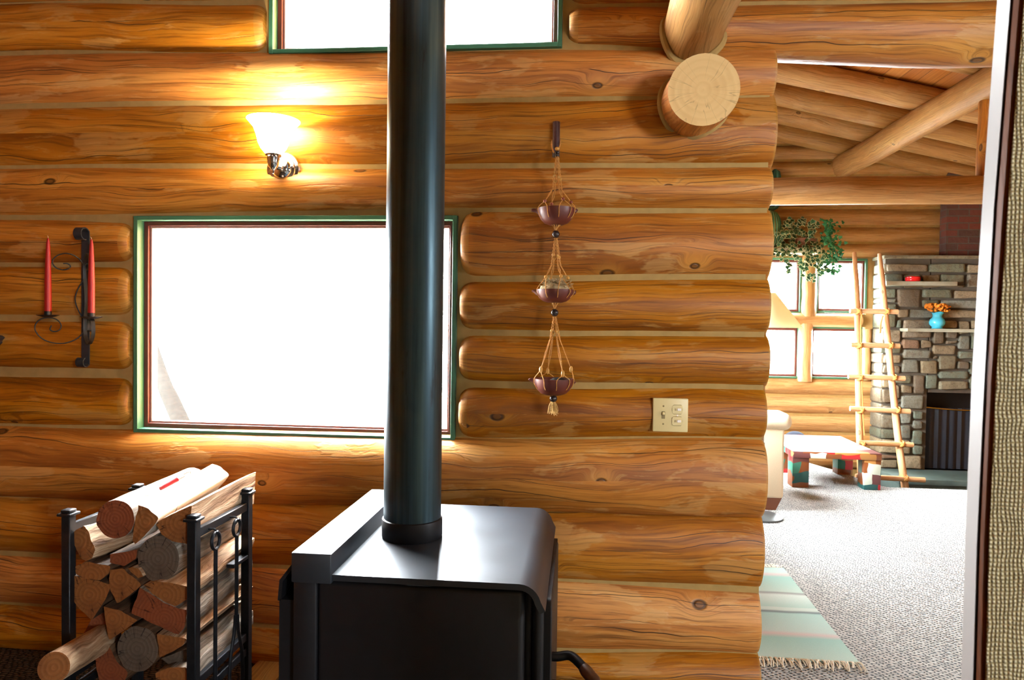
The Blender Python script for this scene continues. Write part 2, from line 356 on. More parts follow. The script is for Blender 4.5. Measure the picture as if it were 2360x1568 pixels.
# ------------------------------------------------------------------ mesh building
class MB:
    def __init__(s): s.v = []; s.f = []; s.uv = []; s.mi = []; s.col = []
    def face(s, idx, uv=None, mi=0, col=(1, 1, 1, 1)):
        s.f.append(tuple(idx)); s.uv.append(uv or [(0, 0)] * len(idx)); s.mi.append(mi); s.col.append(col)
    def add(s, V, Fs, mi=0, uvs=None, col=(1, 1, 1, 1)):
        o = len(s.v); s.v += [Vector(p) for p in V]
        for i, f in enumerate(Fs): s.face([o + a for a in f], uvs[i] if uvs else None, mi, col)
    def bm(s, bm, mi=0, mat=None, uvscale=1., col=(1, 1, 1, 1), uvo=None):
        """append a bmesh, box-projected uv with u along its longest side"""
        bm.verts.index_update(); o = len(s.v)
        V = [v.co.copy() for v in bm.verts]
        ext = [max(v[i] for v in V) - min(v[i] for v in V) for i in range(3)]
        la = ext.index(max(ext)); uo = uvo or (random.random() * 9, random.random() * 9)
        for f in bm.faces:
            n = f.normal; na = max(range(3), key=lambda i: abs(n[i])); rest = [i for i in range(3) if i != na]
            a, b = (rest if rest[0] == la or la == na else rest[::-1])
            s.face([o + v.index for v in f.verts], [(v.co[a] + uo[0], v.co[b] + uo[1] + na * .37) for v in f.verts], mi, col)
        s.v += [mat @ v if mat else v for v in V]
        bm.free()
    def box(s, lo, hi, bev=0., seg=2, mi=0, rot=None, col=(1, 1, 1, 1)):
        lo, hi = Vector(lo), Vector(hi); c = (lo + hi) / 2; d = hi - lo
        b = bmesh.new(); bmesh.ops.create_cube(b, size=1)
        for v in b.verts: v.co = Vector((v.co.x * d.x, v.co.y * d.y, v.co.z * d.z))
        if bev: bmesh.ops.bevel(b, geom=b.edges[:], offset=bev, segments=seg, affect='EDGES', profile=.5)
        m = Matrix.Translation(c) @ (rot.to_4x4() if rot else Matrix())
        s.bm(b, mi, m, col=col)
    def tube(s, pts, rad, n=10, mi=0, caps=True, capmi=None, uvo=None, sub=0, closed=False):
        pts = [Vector(p) for p in pts]
        if sub: pts = catmull(pts, sub)
        N = len(pts); R = rad if callable(rad) else (lambda t: rad)
        uo = uvo or (random.random() * 9, random.random() * 9)
        T = []
        for i in range(N):
            a, b = (pts[i - 1], pts[(i + 1) % N]) if closed else (pts[max(i - 1, 0)], pts[min(i + 1, N - 1)])
            T.append((b - a).normalized())
        ref = Vector((0, 0, 1)) if abs(T[0].z) < .9 else Vector((1, 0, 0))
        nx = (ref - T[0] * ref.dot(T[0])).normalized(); o = len(s.v); ln = 0; lens = []
        for i in range(N):
            if i: ln += (pts[i] - pts[i - 1]).length
            lens.append(ln)
            nx = (nx - T[i] * nx.dot(T[i])).normalized(); ny = T[i].cross(nx)
            r = R(i / max(N - 1, 1))
            for j in range(n):
                a = 2 * PI * j / n; s.v.append(pts[i] + nx * (r * math.cos(a)) + ny * (r * math.sin(a)))
        r0 = max(R(0), R(.5)); M_ = N if closed else N - 1
        for i in range(M_):
            i2 = (i + 1) % N
            for j in range(n):
                j2 = (j + 1) % n
                l2 = lens[i2] if i2 > i else ln + .01
                s.face((o + i * n + j, o + i * n + j2, o + i2 * n + j2, o + i2 * n + j),
                       [(uo[0] + lens[i], uo[1] + 2 * PI * r0 * j / n), (uo[0] + lens[i], uo[1] + 2 * PI * r0 * (j + 1) / n),
                        (uo[0] + l2, uo[1] + 2 * PI * r0 * (j + 1) / n), (uo[0] + l2, uo[1] + 2 * PI * r0 * j / n)], mi)
        if caps and not closed:
            cm = mi if capmi is None else capmi
            for i, flip in ((0, True), (N - 1, False)):
                idx = [o + i * n + j for j in range(n)]
                r = R(0 if i == 0 else 1); uv = [(r * math.cos(2 * PI * j / n), r * math.sin(2 * PI * j / n)) for j in range(n)]
                if flip: idx.reverse(); uv.reverse()
                s.face(idx, uv, cm)
    def lathe(s, prof, c, ax=(0, 0, 1), n=24, mi=0, capb=True, capt=True):
        """prof: (radius, height) along axis from c"""
        ax = Vector(ax).normalized(); c = Vector(c)
        ref = Vector((1, 0, 0)) if abs(ax.x) < .9 else Vector((0, 1, 0))
        x = (ref - ax * ref.dot(ax)).normalized(); y = ax.cross(x); o = len(s.v)
        for r, h in prof:
            for j in range(n):
                a = 2 * PI * j / n; s.v.append(c + ax * h + x * (r * math.cos(a)) + y * (r * math.sin(a)))
        for i in range(len(prof) - 1):
            for j in range(n):
                j2 = (j + 1) % n
                s.face((o + i * n + j, o + i * n + j2, o + (i + 1) * n + j2, o + (i + 1) * n + j),
                       [(j / n, prof[i][1]), ((j + 1) / n, prof[i][1]), ((j + 1) / n, prof[i + 1][1]), (j / n, prof[i + 1][1])], mi)
        if capb and prof[0][0] > 1e-5: s.face([o + j for j in range(n)][::-1], None, mi)
        k = o + (len(prof) - 1) * n
        if capt and prof[-1][0] > 1e-5: s.face([k + j for j in range(n)], None, mi)
    def sphere(s, c, r, n=12, sc=(1, 1, 1), mi=0, col=(1, 1, 1, 1)):
        b = bmesh.new(); bmesh.ops.create_uvsphere(b, u_segments=n, v_segments=max(6, n * 2 // 3), radius=1)
        for v in b.verts: v.co = Vector((v.co.x * r * sc[0], v.co.y * r * sc[1], v.co.z * r * sc[2]))
        s.bm(b, mi, Matrix.Translation(Vector(c)), col=col)
    def prism(s, poly, ext, mi=0, capmi=None, bev=0.):
        """polygon (3D points) extruded by ext"""
        P = [Vector(p) for p in poly]; E = Vector(ext); n = len(P); o = len(s.v)
        s.v += P + [p + E for p in P]; L_ = E.length; per = 0
        for i in range(n):
            j = (i + 1) % n; l = (P[j] - P[i]).length
            s.face((o + i, o + j, o + n + j, o + n + i), [(0, per), (0, per + l), (L_, per + l), (L_, per)], mi); per += l
        cm = mi if capmi is None else capmi
        s.face([o + i for i in range(n)][::-1], None, cm); s.face([o + n + i for i in range(n)], None, cm)
    def build(s, name, mats, parent=None, smooth=40, base=None):
        if not isinstance(mats, (list, tuple)): mats = [mats]
        V = s.v
        if parent is not None: org = parent['_o']
        elif base is not None: org = Vector(base)
        else:
            xs = [v.x for v in V]; ys = [v.y for v in V]; zs = [v.z for v in V]
            org = Vector(((min(xs) + max(xs)) / 2, (min(ys) + max(ys)) / 2, min(zs)))
        org = Vector(org)
        me = bpy.data.meshes.new(name); me.from_pydata([v - org for v in V], [], s.f)
        me.uv_layers.new(name='UVMap'); me.color_attributes.new('Col', 'FLOAT_COLOR', 'CORNER')
        ul = me.uv_layers['UVMap']; ca = me.color_attributes['Col']
        k = 0
        for p, uv, mi, c in zip(me.polygons, s.uv, s.mi, s.col):
            p.material_index = mi
            for q in range(p.loop_total):
                ul.data[k].uv = uv[q]; ca.data[k].color = c; k += 1
        for m in mats: me.materials.append(M[m] if isinstance(m, str) else m)
        b = bmesh.new(); b.from_mesh(me); bmesh.ops.recalc_face_normals(b, faces=b.faces); b.to_mesh(me); b.free()
        if smooth:
            me.shade_smooth(); me.set_sharp_from_angle(angle=math.radians(smooth))
        o = bpy.data.objects.new(name, me); COL.objects.link(o)
        if parent is not None: o.parent = parent
        else: o.location = org
        o['_o'] = list(org); return o
def catmull(P, k):
    out = []
    for i in range(len(P) - 1):
        a, b, c, d = P[max(i - 1, 0)], P[i], P[i + 1], P[min(i + 2, len(P) - 1)]
        for j in range(k):
            t = j / k
            out.append(.5 * ((2 * b) + (c - a) * t + (2 * a - 5 * b + 4 * c - d) * t * t + (3 * b - a - 3 * c + d) * t ** 3))
    out.append(P[-1]); return out
def tag(o, label, cat, group=None):
    o['label'] = label; o['category'] = cat
    if group: o['group'] = group
    return o
def thing(name, label, cat, loc, group=None):
    o = bpy.data.objects.new(name, None); COL.objects.link(o); o.location = loc; o['_o'] = list(loc)
    o.empty_display_size = .1
    return tag(o, label, cat, group)
def struct(o):
    o['kind'] = 'structure'; return o
def part(fn, name, mats, parent, smooth=40):
    b = MB(); fn(b); return b.build(name, mats, parent, smooth)
# ------------------------------------------------------------------ the log wall in front
CH = .045                       # depth of the chinking behind the log faces
def lerp_tab(x, xs, ys):
    if x <= xs[0]: return ys[0]
    for i in range(len(xs) - 1):
        if x <= xs[i + 1]:
            t = (x - xs[i]) / (xs[i + 1] - xs[i]); t = t * t * (3 - 2 * t)
            return ys[i] + (ys[i + 1] - ys[i]) * t
    return ys[-1]
def log_body(b, x0, x1, zc, hz, y0, ay, seed, e0='cut', e1='cut', n=30, rough=1., hx=.83):
    """a log along X: front face at Y=y0, visible half height hz(x) at the chinking"""
    st = []
    def ends(kind, sgn, x):
        if kind == 'cut': return [(x, .965), (x + sgn * .006, .99), (x + sgn * .014, 1.)]
        if kind == 'carved': return [(x, .74), (x + sgn * .006, .83), (x + sgn * .016, .92), (x + sgn * .03, .975), (x + sgn * .05, 1.)]
        return [(x, 1.)]
    A = ends(e0, 1, x0); B = ends(e1, -1, x1)[::-1]
    m = max(6, int((x1 - x0) / .045)); xa, xb = A[-1][0], B[0][0]
    st = A + [(xa + (xb - xa) * i / m, 1.) for i in range(1, m)] + B
    o = len(b.v); uo = (seed * 3.71 % 50, seed * 1.93 % 50)
    for x, sc in st:
        for j in range(n):
            a = 2 * PI * j / n
            h = hz(x) / hx
            nz = mnoise.noise(Vector((x * 1.1, math.cos(a) * 1.3 + seed * 5.1, math.sin(a) * 1.3))) * .045 * rough
            nz += mnoise.noise(Vector((x * 4.5, math.cos(a) * 2.6 + seed * 3.3, math.sin(a) * 2.6))) * .018 * rough
            r = 1 + nz
            b.v.append(Vector((x, y0 + ay - ay * math.cos(a) * r * (.5 + .5 * sc), zc(x) + h * math.sin(a) * sc * r)))
    rr = ay
    nA, nB = len(A), len(B)
    for i in range(len(st) - 1):
        endband = (i < nA - 2 and e0 == 'carved') or (i >= len(st) - nB + 1 and e1 == 'carved') or (i < 1 and e0 == 'cut') or (i >= len(st) - 2 and e1 == 'cut')
        for j in range(n):
            j2 = (j + 1) % n
            b.face((o + i * n + j, o + i * n + j2, o + (i + 1) * n + j2, o + (i + 1) * n + j),
                   [(uo[0] + st[i][0], uo[1] + 2 * PI * rr * j / n), (uo[0] + st[i][0], uo[1] + 2 * PI * rr * (j + 1) / n),
                    (uo[0] + st[i + 1][0], uo[1] + 2 * PI * rr * (j + 1) / n), (uo[0] + st[i + 1][0], uo[1] + 2 * PI * rr * j / n)], 1 if endband else 0)
    for i, fl in ((0, 1), (len(st) - 1, 0)):
        idx = [o + i * n + j for j in range(n)]; uv = [(.1 * math.cos(2 * PI * j / n), .1 * math.sin(2 * PI * j / n)) for j in range(n)]
        if fl: idx.reverse(); uv.reverse()
        b.face(idx, uv, 1)
def course(tabl, plane):
    """[(u, top, bottom)] in photo pixels on the plane Y=plane -> centre / half height as functions of x"""
    xs, zc, hh = [], [], []
    for u, t, bt in tabl:
        p, q = PY(u, t, plane), PY(u, bt, plane)
        xs.append((p.x + q.x) / 2); zc.append((p.z + q.z) / 2); hh.append((p.z - q.z) / 2)
    return (lambda x: lerp_tab(x, xs, zc)), (lambda x: lerp_tab(x, xs, hh))
def box_slab(b, x0, x1, z0, z1, y0, y1, mi=0):
    b.box((x0, y0, z0), (x1, y1, z1), mi=mi)

XL, XR, ZB, ZT = -1.615, -.448, .843, 1.6075        # opening of the big window
UXL, UXR, UZB, UZT = -1.105, -.093, 2.2125, 2.62    # opening of the upper window
XW0, XE, XE2, XW1 = -2.5, .625, 2.0, 3.4
fl = .016
b = MB()
yb0, yb1 = CH, .16
HZ = 2.085                                           # underside of the header over the passage
for x0, x1, z0, z1 in ((XW0, XE - .006, 0, ZB - fl), (XW0, XL - fl, ZB - fl, ZT + fl), (XR + fl, XE - .006, ZB - fl, ZT + fl),
                       (XW0, XE - .006, ZT + fl, UZB - fl), (XW0, UXL - fl, UZB - fl, UZT + fl), (UXR + fl, XE - .006, UZB - fl, UZT + fl),
                       (XW0, XE - .006, UZT + fl, 3.3), (XE - .006, XW1, 2.2, 3.3), (XE2, XW1, 0, 2.2)):
    box_slab(b, x0, x1, z0, z1, yb0, yb1)
wall_back = struct(b.build('wall_back', 'chink', base=(0, .1, 0)))
seed = [0]
def wlog(tabl, x0, x1, e0='cut', e1='cut', y0=0., ay=.1, mat='log', parent=None, plane=CH):
    zc, hh = course(tabl, plane); seed[0] += 1
    b = MB(); log_body(b, x0, x1, zc, hh, y0, ay, seed[0], e0, e1)
    return b.build('wall_log', [mat, 'carved'], parent or wall_back, smooth=50)
full = [
 ([(100,125,238),(1200,115,225),(1700,113,222)], .632), ([(100,249,380),(1200,236,377),(1700,222,375)], .636), ([(100,391,493),(1200,390,478),(1700,389,477)], .626),
 ([(100,994,1139),(1200,1019,1170),(1700,1021,1181)], .622), ([(100,1151,1271),(1200,1180,1327),(1700,1194,1348)], .624),
 ([(100,1284,1392),(1200,1337,1493),(1700,1364,1503)], .620), ([(100,1402,1502),(1200,1504,1570),(1700,1508,1612)], .622)]
for i, (t, xe) in enumerate(full): wlog(t, XW0 + .02, xe, 'flat', 'cut', y0=-.034 if i == 3 else random.uniform(-.006, .006), ay=.122 if i == 3 else .1)
left4 = [[(100,509,607),(290,515,604)], [(100,615,726),(290,616,727)], [(100,741,847),(290,742,851)], [(100,871,979),(290,873,981)]]
right4 = [([(1080,492,635),(1700,491,633)], .632), ([(1080,650,760),(1700,645,765)], .628), ([(1080,774,877),(1700,776,886)], .630), ([(1080,893,1006),(1700,899,1008)], .624)]
for t in left4: wlog(t, XW0 + .02, XL - .03, 'flat', 'carved')
for t, xe in right4: wlog(t, XR + .03, xe, 'carved', 'cut')
for t in ([(100,8,118),(600,10,120)], [(100,-105,2),(600,-110,-2)]): wlog(t, XW0 + .02, UXL - .03, 'flat', 'carved')
wlog([(1320,20,101),(1700,13,114),(2250,6,128)], UXR + .04, XW1, 'carved', 'flat', ay=.105, y0=-.006)
wlog([(1320,-95,11),(1700,-105,4),(2250,-120,-2)], UXR + .04, XW1, 'carved', 'flat')
for i in range(11):
    z = .1 + i * .19
    seed[0] += 1; b = MB(); log_body(b, XE2 + .01, XW1, lambda x, z=z: z, lambda x: .083, 0, .1, seed[0], 'cut', 'flat')
    b.build('wall_log', ['log', 'end'], wall_back, smooth=50)
for i in range(3):
    z = 2.76 + i * .2
    seed[0] += 1; b = MB(); log_body(b, XW0 + .02, XW1, lambda x, z=z: z, lambda x: .085, 0, .1, seed[0], 'flat', 'flat')
    b.build('wall_log', ['log', 'end'], wall_back, smooth=50)

# ------------------------------------------------------------------ windows
def rect_ring(b, x0, x1, z0, z1, w, y0, y1, mi=0, bev=.0015):
    b.box((x0 - w, y0, z0 - w), (x0, y1, z1 + w), bev, 1, mi); b.box((x1, y0, z0 - w), (x1 + w, y1, z1 + w), bev, 1, mi)
    b.box((x0, y0, z0 - w), (x1, y1, z0), bev, 1, mi); b.box((x0, y0, z1), (x1, y1, z1 + w), bev, 1, mi)
def window(name, x0, x1, z0, z1, y, w=.015, dep=.125, sash=.016, setback=.04):
    b = MB(); rect_ring(b, x0, x1, z0, z1, w, y, y + dep); o = struct(b.build(name, 'green', base=((x0 + x1) / 2, y + dep / 2, z0)))
    b = MB(); rect_ring(b, x0 + sash, x1 - sash, z0 + sash, z1 - sash, sash, y + setback, y + setback + .03); b.build('window_sash', 'maroon', o)
    b = MB(); s2 = sash + .007; rect_ring(b, x0 + s2, x1 - s2, z0 + s2, z1 - s2, .007, y + setback + .012, y + setback + .04); b.build('glazing_bead', 'stop', o)
    b = MB(); b.box((x0 + sash, y + setback + .02, z0 + sash), (x1 - sash, y + setback + .024, z1 - sash)); b.build('window_pane', 'glass', o)
    return o
window('window_1', XL, XR, ZB, ZT, .026)
window('window_2', UXL, UXR, UZB, UZT, .026)

# ------------------------------------------------------------------ living room shell beyond the passage
YB = 5.1                                             # log wall at the far end
XLL, XLR = .56, 5.0
def deck_z(x): return 3.2 + .235 * (2.69 - x)
def wb(u, v): p = PY(u, v, YB); return p.x, p.z
UL = (wb(1690, 600)[0], wb(1847, 600)[0], wb(1800, 718)[1], wb(1800, 598)[1])
UR = (wb(1890, 600)[0], wb(1998, 600)[0], wb(1940, 717)[1], wb(1940, 600)[1])
LL_ = (wb(1690, 800)[0], wb(1841, 800)[0], wb(1790, 868)[1], wb(1790, 756)[1])
LR = (wb(1875, 800)[0], wb(1985, 800)[0], wb(1930, 870)[1], wb(1930, 758)[1])
g = .02
zt_, zm1, zm0, zb_ = UL[3] + g, UL[2] - g, LL_[3] + g, LL_[2] - g
b = MB(); y0, y1 = YB + .045, YB + .16
xa, xb = UL[1] + g, UR[0] - g
for x0, x1, z0, z1 in ((XLL, XLR, -.4, zb_), (XLL, UL[0] - g, zb_, zt_), (UL[1] + g, UR[0] - g, zm1, zt_), (LL_[1] + g, LR[0] - g, zb_, zm0),
                       (UL[0] - g, UR[1] + g, zm0, zm1), (UR[1] + g, XLR, zb_, zt_), (XLL, XLR, zt_, 4.4)):
    box_slab(b, x0, x1, z0, z1, y0, y1)
wall_far = struct(b.build('wall_north', 'chink', base=(2, YB + .1, 0)))
def flog(zA, zBm, x0, x1, e0='flat', e1='cut', mat='pale_log'):
    seed[0] += 1; b = MB()
    log_body(b, x0, x1, lambda x: (zA + zBm) / 2, lambda x: (zA - zBm) / 2, YB, .1, seed[0], e0, e1, n=22)
    return b.build('wall_log', [mat, 'end'], wall_far, smooth=50)
xend = wb(2181, 540)[0]
zs = [wb(2000, v)[1] for v in (594, 559, 520, 478, 440, 403, 366, 329, 292, 255, 218, 181, 144, 107)]
for i in range(len(zs) - 1):
    flog(zs[i + 1] - .012, zs[i] + .012, XLL + .02, xend + (.03 if i % 2 else .0))
zs2 = [wb(1900, v)[1] for v in (873, 914, 958, 1000, 1042, 1085)]
for i in range(len(zs2) - 1): flog(zs2[i] - .014, zs2[i + 1] + .014, XLL + .02, wb(2004, 950)[0] + .2, 'flat', 'cut')
for i in range(9):
    z1 = zt_ - .02 - i * .17; flog(z1 - .012, z1 - .16, XLL + .02, UL[0] - .05)
# the cross of peeled logs between the panes
def vlog(b, p0, p1, r, seed_, n=16, m=14):
    p0, p1 = Vector(p0), Vector(p1); pts = [p0.lerp(p1, i / m) + Vector((mnoise.noise(Vector((i * .3, seed_, 0))), 0, 0)) * .008 for i in range(m + 1)]
    b.tube(pts, lambda t: r * (1 + .05 * mnoise.noise(Vector((t * 4, seed_, 7)))), n, 0, True, 1)
for x, z0, z1, r in (((UL[1] + UR[0]) / 2, zm1 - .03, zt_ + .03, .078), ((LL_[1] + LR[0]) / 2, zb_ - .03, zm0 + .03, .074)):
    b = MB(); seed[0] += 1; vlog(b, (x, YB + .04, z0), (x, YB + .04, z1), r, seed[0]); b.build('wall_post', ['pale_log', 'end'], wall_far)
b = MB(); seed[0] += 1; log_body(b, UL[0] - .1, wb(1988, 740)[0], lambda x: (zm0 + zm1) / 2, lambda x: (zm1 - zm0) / 2 - .002, YB - .03, .09, seed[0], 'flat', 'carved', n=22)
b.build('wall_rail', ['pale_log', 'end'], wall_far)
b = MB(); x = wb(1999, 815)[0]; vlog(b, (x, YB + .03, zb_), (x, YB + .03, zm0 - .02), .045, 77); b.build('wall_post', ['pale_log', 'end'], wall_far)
for i, (x0, x1, z0, z1) in enumerate((UL, UR, LL_, LR)):
    window('window_%d' % (i + 3), x0, x1, z0, z1, YB + .03, w=.02, sash=.02, setback=.03)

# floor: carpeted near room and living room, a sunken hearth pit beyond
P0 = 3.335
edge = [(XLR, P0), (2.42, P0), (2.335, 3.48), (2.305, 3.78), (1.98, 4.62), (1.9, YB + .1)]
outer = [(XLL - .1, YB + .1), (XLL - .1, .14), (-2.6, .14), (-2.6, -5.1), (XLR, -5.1)]
b = MB(); ring = [Vector((x, y, 0)) for x, y in outer + edge]
b.prism(ring, (0, 0, -.4)); struct(b.build('floor', 'carpet', base=(0, 0, 0), smooth=0))
b = MB(); b.box((1.2, 3.0, -.4), (XLR, YB + .1, -.35)); struct(b.build('floor_2', 'carpet_dark', base=(3, 4, -.35), smooth=0))
hearth_floor = MB(); hearth_floor.box((-2.5, -5., .0), (.2, .05, .004)); struct(hearth_floor.build('floor_3', 'carpet_dark', base=(-1, -2.5, 0), smooth=0))
# near room shell
b = MB(); b.box((-2.62, -5.1, 0), (-2.5, .16, 3.3)); struct(b.build('wall_left', 'log', base=(-2.56, -2.5, 0)))
b = MB()
WF = (2.3, 3.2, 1.3, 2.0)  # added unseen window opening, placed to light the log wall from its right
for x0, x1, z0, z1 in ((-2.6, WF[0], 0, 3.3), (WF[1], 3.5, 0, 3.3), (WF[0], WF[1], 0, WF[2]), (WF[0], WF[1], WF[3], 3.3)): b.box((x0, -5.1, z0), (x1, -5., z1))
struct(b.build('wall_front', 'plaster', base=(0, -5, 0)))
window('window_7', WF[0] + .02, WF[1] - .02, WF[2] + .02, WF[3] - .02, -5.1, w=.02)
WR = (-1.4, -1.08, 1.3, 1.85)  # added unseen opening, sized so the log wall's light falls off leftwards
b = MB()
for y0, y1, z0, z1 in ((-5.1, WR[0], 0, 3.3), (WR[1], .1, 0, 3.3), (WR[0], WR[1], 0, WR[2]), (WR[0], WR[1], WR[3], 3.3)): b.box((XW1, y0, z0), (XW1 + .12, y1, z1))
struct(b.build('wall_right', 'plaster', base=(XW1, -2.5, 0)))
b = MB(); b.box((-2.62, -5.1, 3.3), (XW1 + .12, .16, 3.4)); struct(b.build('ceiling', 'deck', base=(0, -2.5, 3.3)))
# living room sides and roof
b = MB(); WLL = (2.0, 4.1, .8, 1.8)
for y0, y1, z0, z1 in ((.1, WLL[0], 0, 4.4), (WLL[1], YB + .1, -.4, 4.4), (WLL[0], WLL[1], -.4, WLL[2]), (WLL[0], WLL[1], WLL[3], 4.4)):
    b.box((XLL - .12, y0, z0), (XLL, y1, z1))
struct(b.build('wall_west', 'log', base=(XLL, 2.5, 0)))
b = MB()
for k in range(3):
    y0 = WLL[0] + k * (WLL[1] - WLL[0]) / 3; y1 = y0 + (WLL[1] - WLL[0]) / 3
    for (a, c, d, e) in ((y0, y0 + .05, WLL[2], WLL[3]), (y1 - .05, y1, WLL[2], WLL[3]), (y0 + .05, y1 - .05, WLL[2], WLL[2] + .05), (y0 + .05, y1 - .05, WLL[3] - .05, WLL[3])):
        b.box((XLL - .1, a, d), (XLL - .03, c, e))
d1 = struct(b.build('door_1', 'green', base=(XLL, 2.8, .1)))
b = MB(); b.box((XLL - .07, WLL[0] + .05, WLL[2] + .05), (XLL - .066, WLL[1] - .05, WLL[3] - .05)); b.build('door_pane', 'glass', d1)
b = MB(); b.box((XLR, .1, -.4), (XLR + .12, YB + .1, 4.0)); struct(b.build('wall_east', 'log', base=(XLR, 2.5, 0)))
b = MB(); n = 1
xa, xb = XLL - .12, XLR + .12
V = [(xa, .1, deck_z(xa)), (xb, .1, deck_z(xb)), (xb, YB + .2, deck_z(xb)), (xa, YB + .2, deck_z(xa))]
V += [(x, y, z + .06) for x, y, z in V]
uv = lambda p: (p[1], p[0])
Fs = [(0, 1, 2, 3), (7, 6, 5, 4), (0, 4, 5, 1), (1, 5, 6, 2), (2, 6, 7, 3), (3, 7, 4, 0)]
b.add(V, Fs, 0, [[uv(V[i]) for i in f] for f in Fs]); struct(b.build('ceiling_2', 'deck', base=(2, 2.6, 3.2), smooth=0))
# gable closing the space between the front log wall and the living room roof
b = MB(); b.box((XLL - .12, .16, 3.2), (XLR, .2, 4.3)); b.box((XW1, .1, 0), (XLR + .1, .2, 3.2))
struct(b.build('wall_south', 'plaster', base=(2, .2, 0)))
# roof logs
def beam(name, p0, p1, r0, r1, n=24, m=30, mat='pale_log', rough=1.):
    seed[0] += 1; s = seed[0]; b = MB(); p0, p1 = Vector(p0), Vector(p1); d = (p1 - p0).normalized()
    sx = d.cross(Vector((0, 0, 1))).normalized(); sz = sx.cross(d)
    pts = [p0.lerp(p1, i / m) + (sx * mnoise.noise(Vector((i / m * 3, s, 1))) + sz * mnoise.noise(Vector((i / m * 3, s, 5)))) * .012 * rough for i in range(m + 1)]
    b.tube(pts, lambda t: (r0 + (r1 - r0) * t) * (1 + .03 * rough * mnoise.noise(Vector((t * 5, s, 3)))), n, 0, True, 1)
    return struct(b.build(name, [mat, 'end'], smooth=50))
def raft(d, r=.1):
    y = PD(1980, 230, d).y
    beam('ceiling_beam', (XLL, y, deck_z(XLL) - r), (4.9, y, deck_z(4.9) - r), r, r)
for d in (4.05, 4.85, 5.62, 6.12, 6.55, 7.05): raft(d)
pA, pB = PD(2260, 205, 4.7), PD(1932, 388, 7.3)
pv = (pB - pA); beam('ceiling_beam', pA - pv * .85, pA + pv * 1.0, .108, .118, mat='pale_log')
tA, tB = PD(1780, 437, 4.7), PD(2262, 437, 4.7)
yt = (tA.y + tB.y) / 2
beam('ceiling_beam', (XLL, yt, tA.z - .004), (XLR, yt, tB.z), .094, .094)
beam('wall_post', (2.73, yt, 2.27), (2.73, yt, 2.84), .108, .1, m=8, mat='log')

# logs that come out of the front wall overhead
def stub(name, c0, c1, r0, r1, rough=1., mat='log'): return beam(name, c0, c1, r0, r1, n=36, m=22, mat=mat, rough=rough)
c0 = PY(1597, 246, .05); c1 = PY(1622, 207, -.2)
o_stub = stub('trim_1', (c1.x, .1, c0.z), (c1.x, -.2, c1.z), .106, .107, .4)
q0 = PY(1592, 88, .05)
o_roof = stub('trim_2', (q0.x, .1, q0.z), (q0.x + .03, -2.0, q0.z + .09), .098, .125, mat='pale_log')
# chinking rolled around the two logs
for (cx, cz, r) in ((c1.x, c0.z - .003, .109), (q0.x, q0.z, .101)):
    b = MB(); pts = [(cx + r * math.cos(a), .002 + .02 * math.sin(a * 3 + 1) - .004, cz + r * math.sin(a)) for a in [2 * PI * i / 40 for i in range(40)]]
    b.tube(pts, .0125, 8, closed=True); b.build('chinking_ring', 'chink', wall_back)

# outside
b = MB(); b.box((-14, -14, -.6), (14, 16, -.5)); struct(b.build('ground', 'snow', base=(0, 0, -.5)))
# ------------------------------------------------------------------ wood stove and pipe
SX0, SX1, SY0, SY1, SZ = -.578, -.098, -.865, -.228, .676
st = thing('wood_stove', 'black steel wood stove standing before the log wall, stovepipe rising from its top', 'stove', (-.36, -.55, 0))
def f(b):
    b.box((-.585, -.858, .14), (-.115, -.25, SZ - .018), .012, 3)
part(f, 'body', 'stove_body', st)
def f(b):
    # plate with a rolled down edge on the door side
    prof = [(SX0, SZ), (-.125, SZ)] + [(-.125 + .05 * math.sin(a), SZ - .05 + .05 * math.cos(a)) for a in [PI / 2 * i / 6 * .85 for i in range(1, 7)]] + [(-.066, SZ - .058)]
    th = .014; bot = []
    for i, (x, z) in enumerate(prof):
        p = Vector(prof[max(i - 1, 0)]); q = Vector(prof[min(i + 1, len(prof) - 1)]); t = (q - p).normalized()
        bot.append((x + t.y * th, z - t.x * th))
    poly = [(x, SY0, z) for x, z in prof] + [(x, SY0, z) for x, z in reversed(bot)]
    b.prism(poly, (0, SY1 - SY0, 0))
part(f, 'top_plate', 'stove', st, 30)
def f(b): b.box((-.642, -.87, .655), (-.548, -.262, .724), .004, 2)
part(f, 'rear_housing', 'stove', st)
def f(b): b.box((-.640, -.862, .14), (-.585, -.25, .664), .004, 2)
part(f, 'rear_panel', 'stove_body', st)
def f(b):
    b.prism([(-.642, -.84, .70), (-.682, -.84, .648), (-.686, -.84, .60), (-.678, -.84, .60), (-.674, -.84, .645), (-.642, -.84, .688)], (0, .5, 0))
    b.box((-.682, -.84, .1), (-.644, -.30, .603))
part(f, 'heat_shield', 'stove_body', st, 20)
def f(b):
    b.box((-.118, -.80, .17), (-.098, -.30, .63), .004); b.box((-.10, -.815, .16), (-.072, -.29, .632), .012, 3)
part(f, 'door', 'stove_body', st)
door = bpy.data.objects['door']
def f(b):
    b.box((-.075, -.79, .19), (-.054, -.315, .615), .018, 4)
o = part(f, 'door_rim', 'stove_body', door)
yh = -.74
h0, h1, h2, h3 = PY(1284, 1514, yh), PY(1314, 1512, yh), PY(1338, 1532, yh - .02), PY(1358, 1556, yh - .04)
def f(b): b.tube([(-.07, yh, h0.z), h0, h1, h2, h3], lambda t: .011, 10, sub=5)
part(f, 'door_handle', 'iron', door)
hd = bpy.data.objects['door_handle']
def f(b):
    d = (h3 - h2).normalized(); b.lathe([(.0, 0), (.012, .002), (.0145, .012), (.0145, .045), (.011, .055), (.006, .056), (.006, .048), (0, .048)], h3 - d * .025, d, 16)
o = part(f, 'handle_grip', 'grip', door); o['label'] = 'turned brown wood grip'
def f(b):
    p = PY(1290, 1540, -.62); b.box((-.07, -.72, p.z - .10), (p.x + .055, -.70, p.z + .012), .004)
